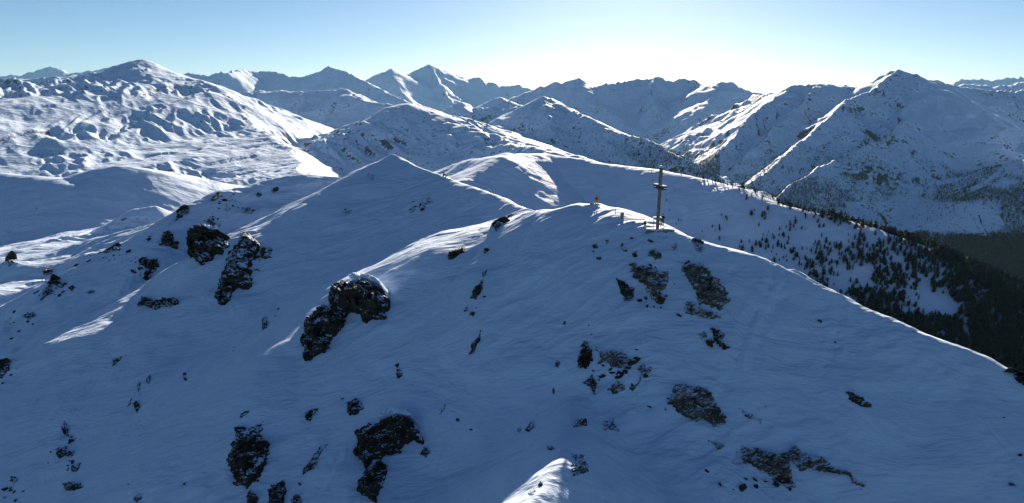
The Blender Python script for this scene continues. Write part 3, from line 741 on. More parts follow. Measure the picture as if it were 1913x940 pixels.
 ([(1360,868),(1382,839),(1393,835),(1432,842),(1472,851),(1483,911),(1472,911),(1436,886),(1396,866)], 'broad grey rock slab at the bottom right, left of its ragged neighbour', .5, 1),
 ([(1472,850),(1476,835),(1490,837),(1530,857),(1566,875),(1595,893),(1620,909),(1613,916),(1599,907),(1573,889),(1552,882),(1516,878),(1494,882)], 'ragged dark rock rib tapering down to the right at the bottom right', .5, 1),
 ([(1581,730),(1591,734),(1624,752),(1631,763),(1610,759),(1584,745)], 'lone dark slanting rock on the wide right slope', .5, 0),
 ([(1888,690),(1906,696),(1930,708),(1930,727),(1899,712)], 'dark rock at the right edge just under the ridge', .6, 0),
 ([(1318,822),(1352,828),(1354,833),(1343,841),(1336,832)], 'small grey rock up left of the broad slab', .5, 1),
 ([(1526,600),(1530,597),(1536,598),(1534,603)], 'tiny lone stone high on the wide right slope', .7, 0),
 ([(1376,759),(1394,768),(1428,786),(1410,786),(1392,778)], 'thin dusted streak of rock right of the pale layered slab', .3, 2),
 ([(762,389),(776,382),(801,365),(810,378),(789,385),(769,398)], 'dusted rock patch on the face of the second peak', .35, 2),
 ([(635,400),(646,389),(659,393),(651,402)], 'small dusted rock patch low on the left of the second peak', .35, 2),
 ([(683,332),(689,323),(702,330),(696,337)], 'dusted rock patch near the top of the second peak', .35, 2),
 ([(186,475),(204,467),(218,458),(226,465),(211,470)], 'grey rocks across the sunlit terrace at the left', .5, 0),
 ([(136,501),(143,494),(150,491),(146,501)], 'small dark rock on the sunlit terrace', .7, 0),
 ([(78,505),(88,500),(98,503),(95,513),(84,516)], 'uppermost dark rock at the rim of the sunlit left terrace', .5, 0),
 ([(98,516),(112,525),(126,531),(112,538),(100,530)], 'broader dark rock just right of and below the terrace rim rock', .5, 0),
 ([(75,562),(82,541),(92,530),(98,547),(86,556)], 'slanting dark rock lowest under the sunlit left terrace', .5, 0),
 ([(14,484),(20,472),(27,490),(17,498)], 'dark rock near the left edge above the terrace rim', .5, 0),
 ([(44,589),(61,582),(68,589),(54,599)], 'dark rock low on the shaded flank under the terrace', .5, 0),
 ([(160,546),(172,541),(178,545),(168,550)], 'small dark rock below the sunlit terrace beside the lit crest', .6, 0),
 ([(128,538),(135,533),(141,538),(133,544)], 'small dark rock under the rim of the sunlit terrace', .6, 0),
]
for rk in ROCKS:
    rock(rk[0], rk[1], k=rk[2], mat=MATS[rk[3]], cap=rk[4] if len(rk) > 4 else None)
print('rocks', round(time.time() - T0, 1))

# small loose stones near the rocks, one look, one group
grit = [(1168,560),(1205,700),(1222,573),(1234,575),(1260,530),(1268,590),(1140,690),(1126,700),(1213,760),(1243,765),(1248,745),(1420,790),(1560,640),(905,555),(890,575),(880,803),(855,785),(560,905),(640,745),(700,880),
        (1300,425),(1330,452),(1180,446),(1204,455),(1215,451),(1430,760),(1875,780),(1905,850),(1890,905),(1320,880),(1345,905),(1370,915),(438,650),(520,578),(515,590),(512,600),(437,655),(455,820),(150,905),(95,845),(90,865),(20,912),(10,930),(345,905),(240,905),(1108,470),(1165,545),(1100,608),(1105,625)]
def hull_rock(seed):
    g = random.Random(seed)
    bm = bmesh.new()
    for _ in range(16):
        v = Vector((g.gauss(0, 1), g.gauss(0, 1), g.gauss(0, 1))).normalized() * g.uniform(.75, 1.1)
        bm.verts.new((v.x * 1.3, v.y * .85, v.z * .7))
    ret = bmesh.ops.convex_hull(bm, input=bm.verts[:])
    bmesh.ops.delete(bm, geom=list({x_ for x_ in ret['geom_interior'] + ret['geom_unused'] if isinstance(x_, bmesh.types.BMVert)}), context='VERTS')
    bmesh.ops.triangulate(bm, faces=bm.faces[:])
    bmesh.ops.subdivide_edges(bm, edges=bm.edges[:], cuts=1, use_grid_fill=True)
    for v in bm.verts: v.co *= g.uniform(.93, 1.07)
    return bm
protos = []
def stone(px_, py_, s_, label, group):
    p_ = hit(px_, py_, rmin=40, rmax=330)
    if p_ is None: return
    if len(protos) < 6:
        o = mesh_obj('stone', hull_rock(70 + len(protos)), m_rock); protos.append(o)
    else:
        o = protos[rng.randrange(6)].copy(); C.objects.link(o)
    o.location = p_ + Vector((0, -s_ * .1, s_ * .1)); o.scale = (s_ * rng.uniform(.8, 1.3), s_ * rng.uniform(.8, 1.2), s_ * rng.uniform(.7, 1.2))
    o.rotation_euler = (rng.uniform(.2, .7), rng.uniform(-.4, .4), rng.uniform(0, 6.28))
    tag(o, label, 'stone', group)
for px_, py_ in grit:
    stone(px_, py_, rng.uniform(.12, .34), 'small dark loose stone lying alone in the shaded blue snow', 'loose stones scattered over the shaded snow')
for (cx_, cy_, sx_, sy_, n_, lab, grp) in (
    (425, 378, 22, 15, 22, 'dark stone breaking the snow of the left shoulder knoll', 'stones on the left shoulder knoll'),
    (398, 410, 18, 8, 9, 'dark stone breaking the snow of the left shoulder knoll', 'stones on the left shoulder knoll'),
    (300, 452, 22, 16, 12, 'dark stone on the left shoulder crest beside the jagged rocks', 'stones along the left shoulder crest'),
    (265, 505, 16, 16, 9, 'dark stone on the left shoulder crest beside the jagged rocks', 'stones along the left shoulder crest'),
    (205, 478, 45, 12, 18, 'grey stone strewn over the sunlit terrace at the left', 'stones on the sunlit left terrace'),
    (90, 535, 30, 22, 22, 'dark stone on the slope under the sunlit left terrace', 'stones under the sunlit left terrace'),
    (45, 600, 26, 22, 12, 'dark stone on the slope under the sunlit left terrace', 'stones under the sunlit left terrace'),
    (478, 480, 14, 30, 12, 'small stone beside the tall black left cliff', 'stones beside the tall left cliff'),
    (20, 680, 14, 22, 8, 'dark stone near the left edge by the lit crest', 'stones at the left edge'),
    (128, 850, 14, 46, 18, 'dark stone on the rib at the lower left corner', 'stones on the lower left rib'),
    (24, 905, 20, 20, 12, 'small stone in the bottom left corner', 'stones in the bottom left corner'),
    (1150, 690, 42, 34, 26, 'brown stone between the broken outcrops under the summit', 'stones between the broken outcrops'),
    (1215, 565, 24, 14, 9, 'small stone between the two rimed rocks below the cross', 'stones between the rimed rocks'),
    (1345, 640, 22, 14, 8, 'small stone by the dark streak under the tilted slab', 'stones under the tilted slab'),
    (1420, 905, 40, 14, 12, 'small stone under the broad slab at the bottom right', 'stones under the broad slab'),
    (785, 385, 16, 10, 7, 'small stone on the face of the second peak', 'stones on the second peak')):
    for _ in range(n_):
        stone(cx_ + rng.gauss(0, sx_ * .6), cy_ + rng.gauss(0, sy_ * .6), min(1.0, rng.lognormvariate(-1.25, .45)), lab, grp)

# ------------------------------------------------------------------ trees
def simple_mat(name, col, rough=.8, noise=0.0, ns=1.0):
    m, t, p = newmat(name)
    p.inputs['Base Color'].default_value = (*col, 1); p.inputs['Roughness'].default_value = rough
    p.inputs['Specular IOR Level'].default_value = .25
    if noise:
        g = N(t, 'ShaderNodeNewGeometry')
        n = N(t, 'ShaderNodeTexNoise', Scale=ns, Detail=5.0); t.links.new(g.outputs['Position'], n.inputs[0])
        r_ = N(t, 'ShaderNodeValToRGB'); t.links.new(n.outputs[0], r_.inputs[0])
        r_.color_ramp.elements[0].position = .3; r_.color_ramp.elements[1].position = .7
        r_.color_ramp.elements[0].color = (*[c * (1 - noise) for c in col], 1)
        r_.color_ramp.elements[1].color = (*[min(1, c * (1 + noise)) for c in col], 1)
        t.links.new(r_.outputs[0], p.inputs['Base Color'])
    return m
m_needle = simple_mat('needles', (.015, .021, .013), .9, .4, .4)
m_bark = simple_mat('bark', (.06, .045, .035), .9, .4, 2.0)

def crown_arrays(seed, tiers=9, seg=11, width=.20):
    """unit-height conifer crown of jagged drooping tiers"""
    r_ = np.random.default_rng(seed)
    V, F = [], []
    lean = r_.normal(0, .012, 2)
    for k in range(tiers):
        f = k / (tiers - 1)
        z0 = .10 + .80 * f
        rad = width * (1 - f ** 2.3) * (.72 + .45 * f) * r_.uniform(.8, 1.15) + .02
        if k == 0: rad *= .75
        b = len(V)
        cx, cy = lean * z0 * 6 + r_.normal(0, .012, 2)
        V.append((cx, cy, min(1.0, z0 + .17 * (1 - f * .35))))
        for s in range(seg * 2):
            a = math.pi * s / seg + k
            rr_ = rad * (r_.uniform(.8, 1.25) if s % 2 == 0 else r_.uniform(.42, .62))
            V.append((cx + rr_ * math.cos(a), cy + rr_ * math.sin(a), z0 - (.035 if s % 2 == 0 else -.01) + r_.normal(0, .008)))
        V.append((cx, cy, z0 + .015)); cc = len(V) - 1
        for s in range(seg * 2):
            n_ = (s + 1) % (seg * 2)
            F.append((b, b + 1 + s, b + 1 + n_)); F.append((cc, b + 1 + n_, b + 1 + s))
    return np.array(V, np.float32), np.array(F, np.int32)

def trunk_bm():
    bm = bmesh.new()
    bmesh.ops.create_cone(bm, cap_ends=True, segments=7, radius1=.022, radius2=.004, depth=1.0)
    bmesh.ops.translate(bm, vec=(0, 0, .42), verts=bm.verts)
    return bm

# candidates in the world: uniform over the ground, thinned by density
def scatter(n, r0, r1, a0, a1, dens, seed):
    g = np.random.default_rng(seed)
    a = np.radians(g.uniform(a0, a1, n)); r = np.sqrt(g.uniform(r0 * r0, r1 * r1, n))
    x = r * np.sin(a); y = r * np.cos(a); z = terr(x, y)
    px_, py_ = pix(x, y, z)
    keep = g.uniform(0, 1, n) < dens(x, y, z, px_, py_)
    return np.stack([x, y, z], 1)[keep], px_[keep], py_[keep]

def jdens(x, y, z, px_, py_):
    crest = np.interp(px_, [1016, 1231, 1374, 1500, 1628, 1717, 1824, 1913, 2100], [287, 317, 350, 393, 426, 468, 520, 560, 640])
    below = py_ - crest
    d = np.interp(px_, [1150, 1260, 1400, 1480, 1560, 1650, 1750, 1850, 1950], [0, .008, .03, .09, .17, .30, .50, .8, .95])
    d = d * np.interp(below, [-30, -2, 14, 60, 140], [3.0, 2.2, .45, 1.1, 2.6])
    cl = perlin(x / 42, y / 42, 301) + .6 * perlin(x / 17, y / 17, 302)
    d = d * sstep(-.55, .5, cl + np.interp(px_, [1400, 1750, 1900], [-.1, .15, .5])) * 1.5
    return np.where((px_ > 1150) & (px_ < 2400), np.clip(d, 0, 1), 0)
T1, P1x, P1y = scatter(130000, 430, 1500, 6, 50, jdens, 5)
def kdens(x, y, z, px_, py_):
    n_ = perlin(x / 160, y / 160, 305) + .7 * perlin(x / 60, y / 60, 306)
    a = np.interp(px_, [1060, 1130, 1200, 1330], [0, .25, .6, 1.0]) * sstep(238, 320, py_ - 0.05 * (1250 - px_))
    return np.clip(a * sstep(-.5, .5, n_ + a * .8), 0, 1) * (px_ < 1345) * (py_ < 340)
T2, P2x, P2y = scatter(60000, 2300, 4400, 4, 17, kdens, 6)
def mdens(x, y, z, px_, py_):
    n_ = perlin(x / 230, y / 230, 307) + .8 * perlin(x / 75, y / 75, 308)
    low = np.interp(py_, [265, 330, 380, 430, 450, 560], [0, .22, .5, .55, 1.0, 1.0]) * np.interp(px_, [1330, 1420, 1520, 1620, 1700, 1780, 1950], [.05, .7, .9, .45, .3, .8, 1.2])
    flat = np.where((px_ > 1580) & (px_ < 1870) & (py_ > 378) & (py_ < 436), .06, 1.0)
    a = np.where(py_ + 16 * perlin(x / 110, y / 110, 77) + 8 * perlin(x / 35, y / 35, 78) > 444, 1.0, low * flat * sstep(-.35, .55, n_ + low * .45))
    return np.where((px_ > 1335), np.clip(a, 0, 1), 0)
T3, P3x, P3y = scatter(260000, 1500, 4300, 13, 46, mdens, 8)
print('trees', len(T1), len(T2), len(T3), round(time.time() - T0, 1))

def visible(p, h):
    """is the top of a tree at p in the picture and not behind the ground"""
    q = Vector((p[0], p[1], p[2] + h * .8))
    px_, py_ = pix(q.x, q.y, q.z)
    if not (2 < px_ < 1911 and 2 < py_ < 938): return False
    g = hit(px_, py_, rmin=40)
    return g is None or g.length > q.length * .985
H1 = np.clip(nrg.lognormal(1.85, .33, len(T1)), 2.6, 11.5) * np.interp(P1x, [1250, 1500, 1900], [.75, .85, 1.15])
order = np.argsort(-H1 / np.hypot(T1[:, 0], T1[:, 1]))
single = []
for i in order:
    if len(single) >= 300: break
    if visible(T1[i], H1[i]): single.append(i)
# keep also the scattered loners on the open snow: swap in for the densest of the mass
smask = np.zeros(len(T1), bool); smask[single] = True
crowns = []
for k in range(5):
    V, F = crown_arrays(40 + k, tiers=8 + k % 3, seg=9, width=(.20, .27, .33, .24, .30)[k])
    crowns.append(np_mesh('crown', V, F, m_needle))
tk = bpy.data.meshes.new('trunk'); b_ = trunk_bm(); b_.to_mesh(tk); b_.free(); tk.materials.append(m_bark)
for n_, i in enumerate(single):
    p_ = T1[i]
    o = empty('conifer_tree', (p_[0], p_[1], p_[2] - .1), rng.uniform(0, 6.28)); o.scale = (H1[i] * rng.uniform(.9, 1.25),) * 2 + (H1[i],)
    c_ = bpy.data.objects.new('crown', crowns[rng.randrange(5)]); C.objects.link(c_); c_.parent = o
    t_ = bpy.data.objects.new('trunk', tk); C.objects.link(t_); t_.parent = o
    if P1x[i] < 1480: lb = 'dark conifer standing apart on the open snow right of the cross'
    elif P1y[i] < 560: lb = 'dark conifer in the loose upper stand on the hill behind the ridge'
    else: lb = 'tall dark conifer in the dense stand just above the bright right ridge'
    tag(o, lb, 'tree', lb.replace('dark conifer', 'dark conifers').replace('standing', 'standing'))

def merge(Ts, hs, tmpl, name):
    VV, FF = [], []
    off = 0
    g = np.random.default_rng(3)
    ids = g.integers(0, len(tmpl), len(Ts)); ang = g.uniform(0, 6.28, len(Ts)); wd = g.uniform(.85, 1.35, len(Ts))
    for k, (V, F) in enumerate(tmpl):
        s_ = np.where(ids == k)[0]
        if not len(s_): continue
        ca, sa = np.cos(ang[s_])[:, None], np.sin(ang[s_])[:, None]
        x = (V[None, :, 0] * ca - V[None, :, 1] * sa) * hs[s_, None] * wd[s_, None] + Ts[s_, 0, None]
        y = (V[None, :, 0] * sa + V[None, :, 1] * ca) * hs[s_, None] * wd[s_, None] + Ts[s_, 1, None]
        z = V[None, :, 2] * hs[s_, None] + Ts[s_, 2, None]
        VV.append(np.stack([x, y, z], -1).reshape(-1, 3))
        FF.append((F[None] + (np.arange(len(s_)) * len(V))[:, None, None] + off).reshape(-1, 3))
        off += len(s_) * len(V)
    me = np_mesh(name, np.concatenate(VV), np.concatenate(FF), m_needle)
    o = bpy.data.objects.new(name, me); C.objects.link(o)
    return o
rest = ~smask
tm_mid = [crown_arrays(60 + k, tiers=6, seg=6, width=(.22, .28, .33)[k]) for k in range(3)]
tm_far = [crown_arrays(70 + k, tiers=3, seg=4, width=(.26, .33)[k]) for k in range(2)]
Ta = np.concatenate([T2, T3]); Ha = np.concatenate([nrg.uniform(7, 14, len(T2)), nrg.uniform(10, 18, len(T3)) * np.where(P3y > 442, 1.6, 1.0)])
a_ = merge(T1[rest], H1[rest], tm_mid, 'forest')
b_ = merge(Ta, Ha, tm_far, 'forest')
bm = bmesh.new(); bm.from_mesh(a_.data); bm.from_mesh(b_.data); bm.to_mesh(a_.data); bm.free()
bpy.data.objects.remove(b_)
tag(a_, 'dark conifer forest covering the lower slopes at the right', 'forest', kind='stuff')
print('T3', len(T3), np.median(P3y), ((P3y > 440) & (P3x < 1913)).sum()); print('forest', round(time.time() - T0, 1))

# ------------------------------------------------------------------ summit cross
m_wood = simple_mat('weathered_timber', (.30, .25, .20), .85, .35, 3.0)
m_wood_d = simple_mat('dark_timber', (.12, .09, .06), .85, .3, 3.0)
m_cap = simple_mat('settled_snow', (.80, .86, .93), .7)
m_stone = simple_mat('grey_stone', (.28, .27, .26), .9, .4, 4.0)
cb = hit(1228, 428, rmin=60, rmax=200)
CY = cb.y
cz = cb.z + .15
crs = empty('summit_cross', (cb.x, CY, cz))
tag(crs, 'tall weathered timber summit cross with doubled arm beams, topped with snow', 'cross')
mppc = Vector(cb).length / FPX
HC = 109 * mppc / math.cos(D2R(10))
lean = Matrix.Rotation(D2R(1.2), 4, 'Y')
bm = bmesh.new()
for sx_ in (-1, 1):
    add_box(bm, Vector((sx_ * .12, 0, HC / 2)), (.22, .36, HC), None, .02)
bmesh.ops.transform(bm, matrix=lean, verts=bm.verts)
mesh_obj('post', bm, m_wood, crs)
arm_z = HC * .665
YAW = D2R(-73)                       # the arms point mostly along the line of sight
RA = Matrix.Rotation(YAW, 4, 'Z')
ARM = 3.1
for k_, (dz, off_, ln) in enumerate(((.27, -.19, 1.0), (.27, .19, 1.0), (-.05, -.19, .92), (-.05, .19, .92))):
    bm = bmesh.new()
    add_box(bm, Vector((0, 0, 0)), (ARM * ln, .16, .22), None, .015)
    bmesh.ops.translate(bm, vec=(0, off_, arm_z + dz), verts=bm.verts)
    bmesh.ops.transform(bm, matrix=RA, verts=bm.verts)
    bmesh.ops.transform(bm, matrix=lean, verts=bm.verts)
    mesh_obj('arm_beam', bm, m_wood_d, crs)
    if dz > 0:
        for e0, e1 in ((-.5, -.12), (.12, .5)):
            bm = bmesh.new()
            add_box(bm, Vector(((e0 + e1) / 2 * ARM, off_, arm_z + dz + .17)), ((e1 - e0) * ARM, .2, .13), None, .04)
            bmesh.ops.transform(bm, matrix=RA, verts=bm.verts)
            bmesh.ops.transform(bm, matrix=lean, verts=bm.verts)
            mesh_obj('arm_snow', bm, m_cap, crs)
bm = bmesh.new()
add_box(bm, Vector((0, 0, arm_z + .1)), (.62, .62, .62), RA, .03)
bmesh.ops.transform(bm, matrix=lean, verts=bm.verts)
mesh_obj('arm_clamp', bm, m_wood_d, crs)
bm = bmesh.new()
add_box(bm, Vector((0, 0, HC + .12)), (.5, .46, .3), None, .1)
bmesh.ops.transform(bm, matrix=lean, verts=bm.verts)
mesh_obj('post_snow', bm, m_cap, crs, True)
# low shelf boards behind the post, snow on them
bm = bmesh.new()
add_box(bm, Vector((.02, .35, HC * .155)), (1.25, .5, .08), None, .01)
for sx_ in (-.5, .5): add_box(bm, Vector((sx_, .35, HC * .077)), (.09, .09, HC * .154), None, .01)
mesh_obj('shelf', bm, m_wood, crs)
bm = bmesh.new()
add_box(bm, Vector((.02, .35, HC * .155 + .12)), (1.32, .55, .16), None, .05)
mesh_obj('shelf_snow', bm, m_cap, crs, True)
bm = bmesh.new()
add_box(bm, Vector((0, -.27, HC * .30)), (.34, .06, .5), None, .01)
mesh_obj('plaque', bm, m_stone, crs)

# stone footing of the cross
foot = empty('cross_footing', (cb.x, CY, cb.z - .1))
tag(foot, 'low dry-stone footing with snow on it at the base of the cross', 'footing')
bm = bmesh.new()
for k_ in range(34):
    a__ = rng.uniform(-1.0, 1.0); x_ = a__ * 2.0 + .25
    y_ = -rng.uniform(.45, .95)
    gz = float(terr(cb.x + x_, CY + y_)[0]) - (cb.z - .1)
    s_ = rng.uniform(.16, .34)
    rot = Matrix.Rotation(rng.uniform(0, 3), 4, 'Z') @ Matrix.Rotation(rng.uniform(-.3, .3), 4, 'X')
    add_box(bm, Vector((x_, y_, gz + rng.uniform(-.05, .22))), (s_ * 1.5, s_, s_ * .7), rot, s_ * .12)
mesh_obj('stones', bm, m_stone, foot)
bm = bmesh.new()
bmesh.ops.create_icosphere(bm, subdivisions=3, radius=1.0)
for v in bm.verts: v.co = Vector((v.co.x * 2.2 + .3, v.co.y * .9, .08 + v.co.z * .2 + (.05 * math.sin(v.co.x * 5))))
mesh_obj('snow_cover', bm, m_cap, foot, True)

# stone marker, backpack, stick
mk = hit(1162, 408, rmin=60, rmax=200)
bm = bmesh.new()
add_box(bm, Vector((0, 0, .36)), (.44, .4, .95), None, .04)
add_box(bm, Vector((0, 0, .87)), (.52, .48, .09), None, .03)
o = mesh_obj('stone_marker', bm, m_stone); o.location = mk; o.rotation_euler = (0, .03, .3)
tag(o, 'squat grey stone marker in the lit snow left of the cross', 'marker')
bk = hit(1205, 420, rmin=60, rmax=200)
m_black = simple_mat('black_cloth', (.02, .02, .022), .8)
bp_ = empty('backpack', bk); tag(bp_, 'dark backpack standing in the snow between marker and cross', 'backpack')
bm = bmesh.new(); add_box(bm, Vector((0, 0, .27)), (.36, .26, .56), None, .09); mesh_obj('bag', bm, m_black, bp_, True)
bm = bmesh.new(); add_box(bm, Vector((0, -.15, .2)), (.26, .1, .26), None, .04); mesh_obj('pocket', bm, m_black, bp_)
bm = bmesh.new(); add_box(bm, Vector((0, 0, .57)), (.3, .22, .08), None, .03); mesh_obj('lid', bm, m_black, bp_)
pk = hit(1150, 393, rmin=60, rmax=200)
bm = bmesh.new(); bmesh.ops.create_cone(bm, cap_ends=True, segments=8, radius1=.05, radius2=.04, depth=.5)
bmesh.ops.translate(bm, vec=(0, 0, .2), verts=bm.verts)
o = mesh_obj('wooden_stake', bm, m_wood_d); o.location = pk; tag(o, 'short dark stake in the snow left of the stone marker', 'stake')

# ------------------------------------------------------------------ people
def skin_mesh(name, joints, bones, radii, mat, parent, levels=2):
    me = bpy.data.meshes.new(name)
    me.from_pydata(joints, bones, [])
    o = bpy.data.objects.new(name, me); C.objects.link(o); o.parent = parent
    md = o.modifiers.new('skin', 'SKIN'); md.use_smooth_shade = True
    sv = me.skin_vertices[0].data if me.skin_vertices else None
    if sv is None:
        bm = bmesh.new(); bm.from_mesh(me); bm.verts.layers.skin.verify(); bm.to_mesh(me); bm.free(); sv = me.skin_vertices[0].data
    for v, r_ in zip(sv, radii):
        v.radius = (r_, r_) if not isinstance(r_, tuple) else r_
    sv[0].use_root = True
    sb = o.modifiers.new('sub', 'SUBSURF'); sb.levels = levels; sb.render_levels = levels
    me.materials.append(mat)
    dg = bpy.context.evaluated_depsgraph_get()
    ev = o.evaluated_get(dg)
    nm = bpy.data.meshes.new_from_object(ev)
    o.modifiers.clear(); o.data = nm
    return o

m_skin = simple_mat('skin', (.55, .36, .27), .6)
m_red = simple_mat('red_jacket', (.62, .02, .02), .6)
m_lime = simple_mat('lime_trousers', (.50, .52, .06), .7)
m_navy = simple_mat('navy_helmet', (.02, .02, .09), .4)
m_grey = simple_mat('boot_grey', (.10, .10, .10), .6)

def person(loc, rz, J, jacket, trousers, helmet, label, seated=False):
    root = empty('person', loc, rz); tag(root, label, 'person')
    # body: pelvis, spine, neck, head, arms, legs
    names = list(J.keys()); P = [J[n] for n in names]; ix = {n: i for i, n in enumerate(names)}
    B = [('pelvis', 'belly'), ('belly', 'chest'), ('chest', 'neck'), ('neck', 'head'), ('head', 'crown'),
         ('chest', 'shL'), ('shL', 'elL'), ('elL', 'wrL'), ('wrL', 'haL'), ('chest', 'shR'), ('shR', 'elR'), ('elR', 'wrR'), ('wrR', 'haR'),
         ('pelvis', 'hpL'), ('hpL', 'knL'), ('knL', 'anL'), ('anL', 'toL'), ('pelvis', 'hpR'), ('hpR', 'knR'), ('knR', 'anR'), ('anR', 'toR')]
    R_ = dict(pelvis=.13, belly=.12, chest=.15, neck=.06, head=.095, crown=.08, shL=.075, shR=.075, elL=.045, elR=.045, wrL=.03, wrR=.03, haL=.04, haR=.04,
              hpL=.095, hpR=.095, knL=.06, knR=.06, anL=.045, anR=.045, toL=.045, toR=.045)
    skin_mesh('body', P, [(ix[a], ix[b]) for a, b in B], [R_[n] for n in names], m_skin, root)
    def sub(nm, keys, bones, grow, mat):
        i2 = {k: i for i, k in enumerate(keys)}
        skin_mesh(nm, [J[k] for k in keys], [(i2[a], i2[b]) for a, b in bones], [R_[k] + grow for k in keys], mat, root)
    sub('jacket', ['belly', 'pelvis', 'chest', 'shL', 'elL', 'wrL', 'shR', 'elR', 'wrR'],
        [('belly', 'pelvis'), ('belly', 'chest'), ('chest', 'shL'), ('shL', 'elL'), ('elL', 'wrL'), ('chest', 'shR'), ('shR', 'elR'), ('elR', 'wrR')], .035, jacket)
    sub('trousers', ['pelvis', 'hpL', 'knL', 'anL', 'hpR', 'knR', 'anR'],
        [('pelvis', 'hpL'), ('hpL', 'knL'), ('knL', 'anL'), ('pelvis', 'hpR'), ('hpR', 'knR'), ('knR', 'anR')], .025, trousers)
    for s in 'LR':
        bm = bmesh.new(); a = Vector(J['an' + s]); t_ = Vector(J['to' + s])
        ang = math.atan2(t_.y - a.y, t_.x - a.x)
        add_box(bm, (a + t_) / 2 + Vector((0, 0, -.03)), (.32, .13, .14), Matrix.Rotation(ang, 4, 'Z'), .04)
        add_box(bm, a + Vector((0, 0, .06)), (.14, .14, .24), Matrix.Rotation(ang, 4, 'Z'), .04)
        mesh_obj('boot', bm, m_grey, root)
        bm = bmesh.new()
        h0 = Vector(J['wr' + s]); h1 = Vector(J['ha' + s]); d = (h1 - h0).normalized()
        add_box(bm, (h0 + h1) / 2, (.09, .045, .1), d.to_track_quat('Z', 'Y').to_matrix().to_4x4(), .015)
        for f in range(4):
            side = d.cross(Vector((.3, .9, .1))).normalized()
            add_box(bm, h1 + d * .045 + side * (f - 1.5) * .024, (.02, .02, (.075, .085, .08, .06)[f]), d.to_track_quat('Z', 'Y').to_matrix().to_4x4(), .006)
        add_box(bm, (h0 + h1) / 2 + d.cross(Vector((.3, .9, .1))).normalized() * .062, (.025, .025, .07), None, .006)
        mesh_obj('glove', bm, m_black, root)
    hd = Vector(J['head'])
    bm = bmesh.new(); bmesh.ops.create_uvsphere(bm, u_segments=16, v_segments=10, radius=.135)
    for v in bm.verts:
        v.co.z *= 1.05
        if v.co.z < -.03: v.co.z = -.03 + (v.co.z + .03) * .25
    bmesh.ops.translate(bm, vec=hd + Vector((0, -.01, .06)), verts=bm.verts)
    mesh_obj('helmet', bm, helmet, root, True)
    bm = bmesh.new(); add_box(bm, hd + Vector((0, .105, -.02)), (.03, .04, .05), None, .01); mesh_obj('nose', bm, m_skin, root)
    bm = bmesh.new(); add_box(bm, hd + Vector((0, .10, .03)), (.17, .05, .06), None, .015); mesh_obj('goggles', bm, m_black, root)
    return root

# red jacket, hands on the hips, seen from behind
J1 = dict(pelvis=(0, 0, .95), belly=(0, 0, 1.12), chest=(0, .01, 1.36), neck=(0, .02, 1.52), head=(0, .04, 1.64), crown=(0, .04, 1.74),
          shL=(-.2, 0, 1.44), elL=(-.36, -.06, 1.22), wrL=(-.2, .02, 1.06), haL=(-.15, .05, 1.02), shR=(.2, 0, 1.44), elR=(.40, -.08, 1.24), wrR=(.21, .02, 1.07), haR=(.15, .05, 1.03),
          hpL=(-.12, 0, .88), knL=(-.15, .03, .48), anL=(-.17, 0, .10), toL=(-.19, .16, .06), hpR=(.12, 0, .88), knR=(.15, .03, .48), anR=(.18, 0, .10), toR=(.2, .16, .06))
p1 = hit(1115, 385.5, rmin=60, rmax=200)
person(p1 + Vector((0, .25, -.02)), .1, J1, m_red, m_lime, m_navy, 'person in red jacket and lime trousers standing on the summit, hands on hips')
J2 = dict(J1)
J2.update(elL=(-.27, .02, 1.16), wrL=(-.2, .2, 1.08), haL=(-.16, .27, 1.08), elR=(.27, .02, 1.16), wrR=(.22, .2, 1.05), haR=(.18, .28, 1.03), anL=(-.11, 0, .10), toL=(-.12, .16, .06), anR=(.12, 0, .10), toR=(.13, .16, .06), knL=(-.11, .03, .5), knR=(.12, .03, .5))
p2 = hit(1238, 425, rmin=60, rmax=200)
person(p2 + Vector((0, .35, .22)), -.5, J2, m_black, m_black, m_black, 'person in black clothing standing right beside the tall wooden cross')
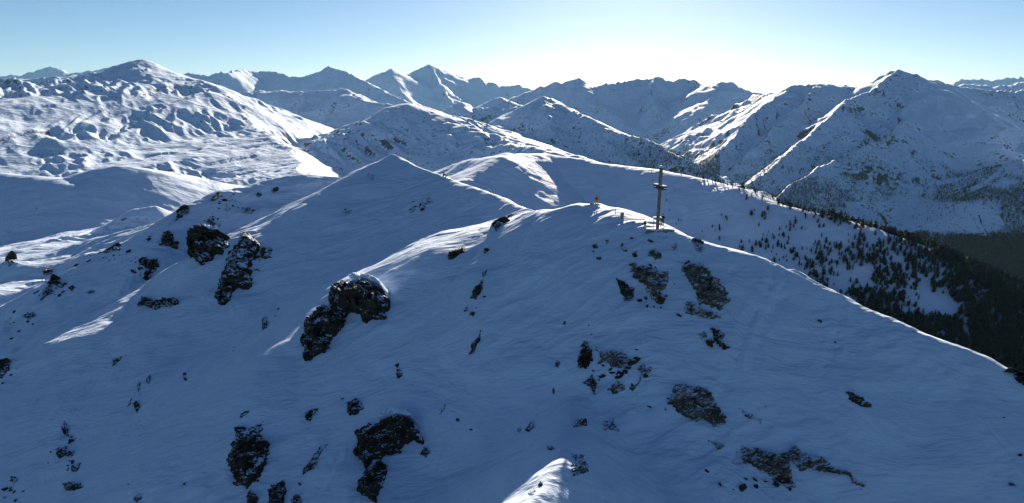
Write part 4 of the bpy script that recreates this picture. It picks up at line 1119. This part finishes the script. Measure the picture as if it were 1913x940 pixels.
J3 = dict(pelvis=(0, 0, .22), belly=(0, .05, .38), chest=(0, .14, .6), neck=(0, .2, .74), head=(0, .25, .86), crown=(0, .27, .96),
          shL=(-.19, .12, .68), elL=(-.26, .3, .48), wrL=(-.16, .48, .42), haL=(-.12, .54, .42), shR=(.19, .12, .68), elR=(.26, .3, .48), wrR=(.16, .48, .42), haR=(.12, .54, .42),
          hpL=(-.12, .06, .2), knL=(-.16, .45, .46), anL=(-.16, .72, .1), toL=(-.16, .88, .08), hpR=(.12, .06, .2), knR=(.16, .45, .46), anR=(.16, .72, .1), toR=(.16, .88, .08))
p3 = hit(828, 329.5, rmin=100, rmax=260)
person(p3 + Vector((0, 0, 0)), D2R(-80), J3, m_black, m_black, m_black, 'person in black sitting on the bright ridge right of the second peak')
# a dark bag lying left of the person in red
bg_ = hit(1106, 382, rmin=60, rmax=200)
bm = bmesh.new(); add_box(bm, Vector((0, 0, .08)), (.75, .3, .22), None, .08)
o = mesh_obj('duffel_bag', bm, m_black, None, True); o.location = bg_ + Vector((0, .1, 0)); o.rotation_euler = (0, .15, 0)
tag(o, 'dark bag lying in the snow left of the person in red', 'bag')
print('objects', round(time.time() - T0, 1))
# ------------------------------------------------------------------ air
zlo, zhi = float(H.min()) - 5.0, float(H.max()) + 60.0
bm = bmesh.new()
bmesh.ops.create_cube(bm, size=1.0)
xm = 27000.0
for v in bm.verts:
    v.co = Vector((v.co.x * 2 * xm, v.co.y * 2 * xm, zlo if v.co.z < 0 else zhi))
me = bpy.data.meshes.new('haze'); bm.to_mesh(me); bm.free()
hz = bpy.data.objects.new('haze', me); C.objects.link(hz); hz['kind'] = 'stuff'
m, t, p = newmat('haze_air')
t.nodes.remove(p)
pv = t.nodes.new('ShaderNodeVolumePrincipled')
pv.inputs['Color'].default_value = (.42, .78, 1.0, 1)
pv.inputs['Density'].default_value = HAZE
pv.inputs['Anisotropy'].default_value = 0.0
t.links.new(pv.outputs[0], t.nodes['Material Output'].inputs['Volume'])
me.materials.append(m)
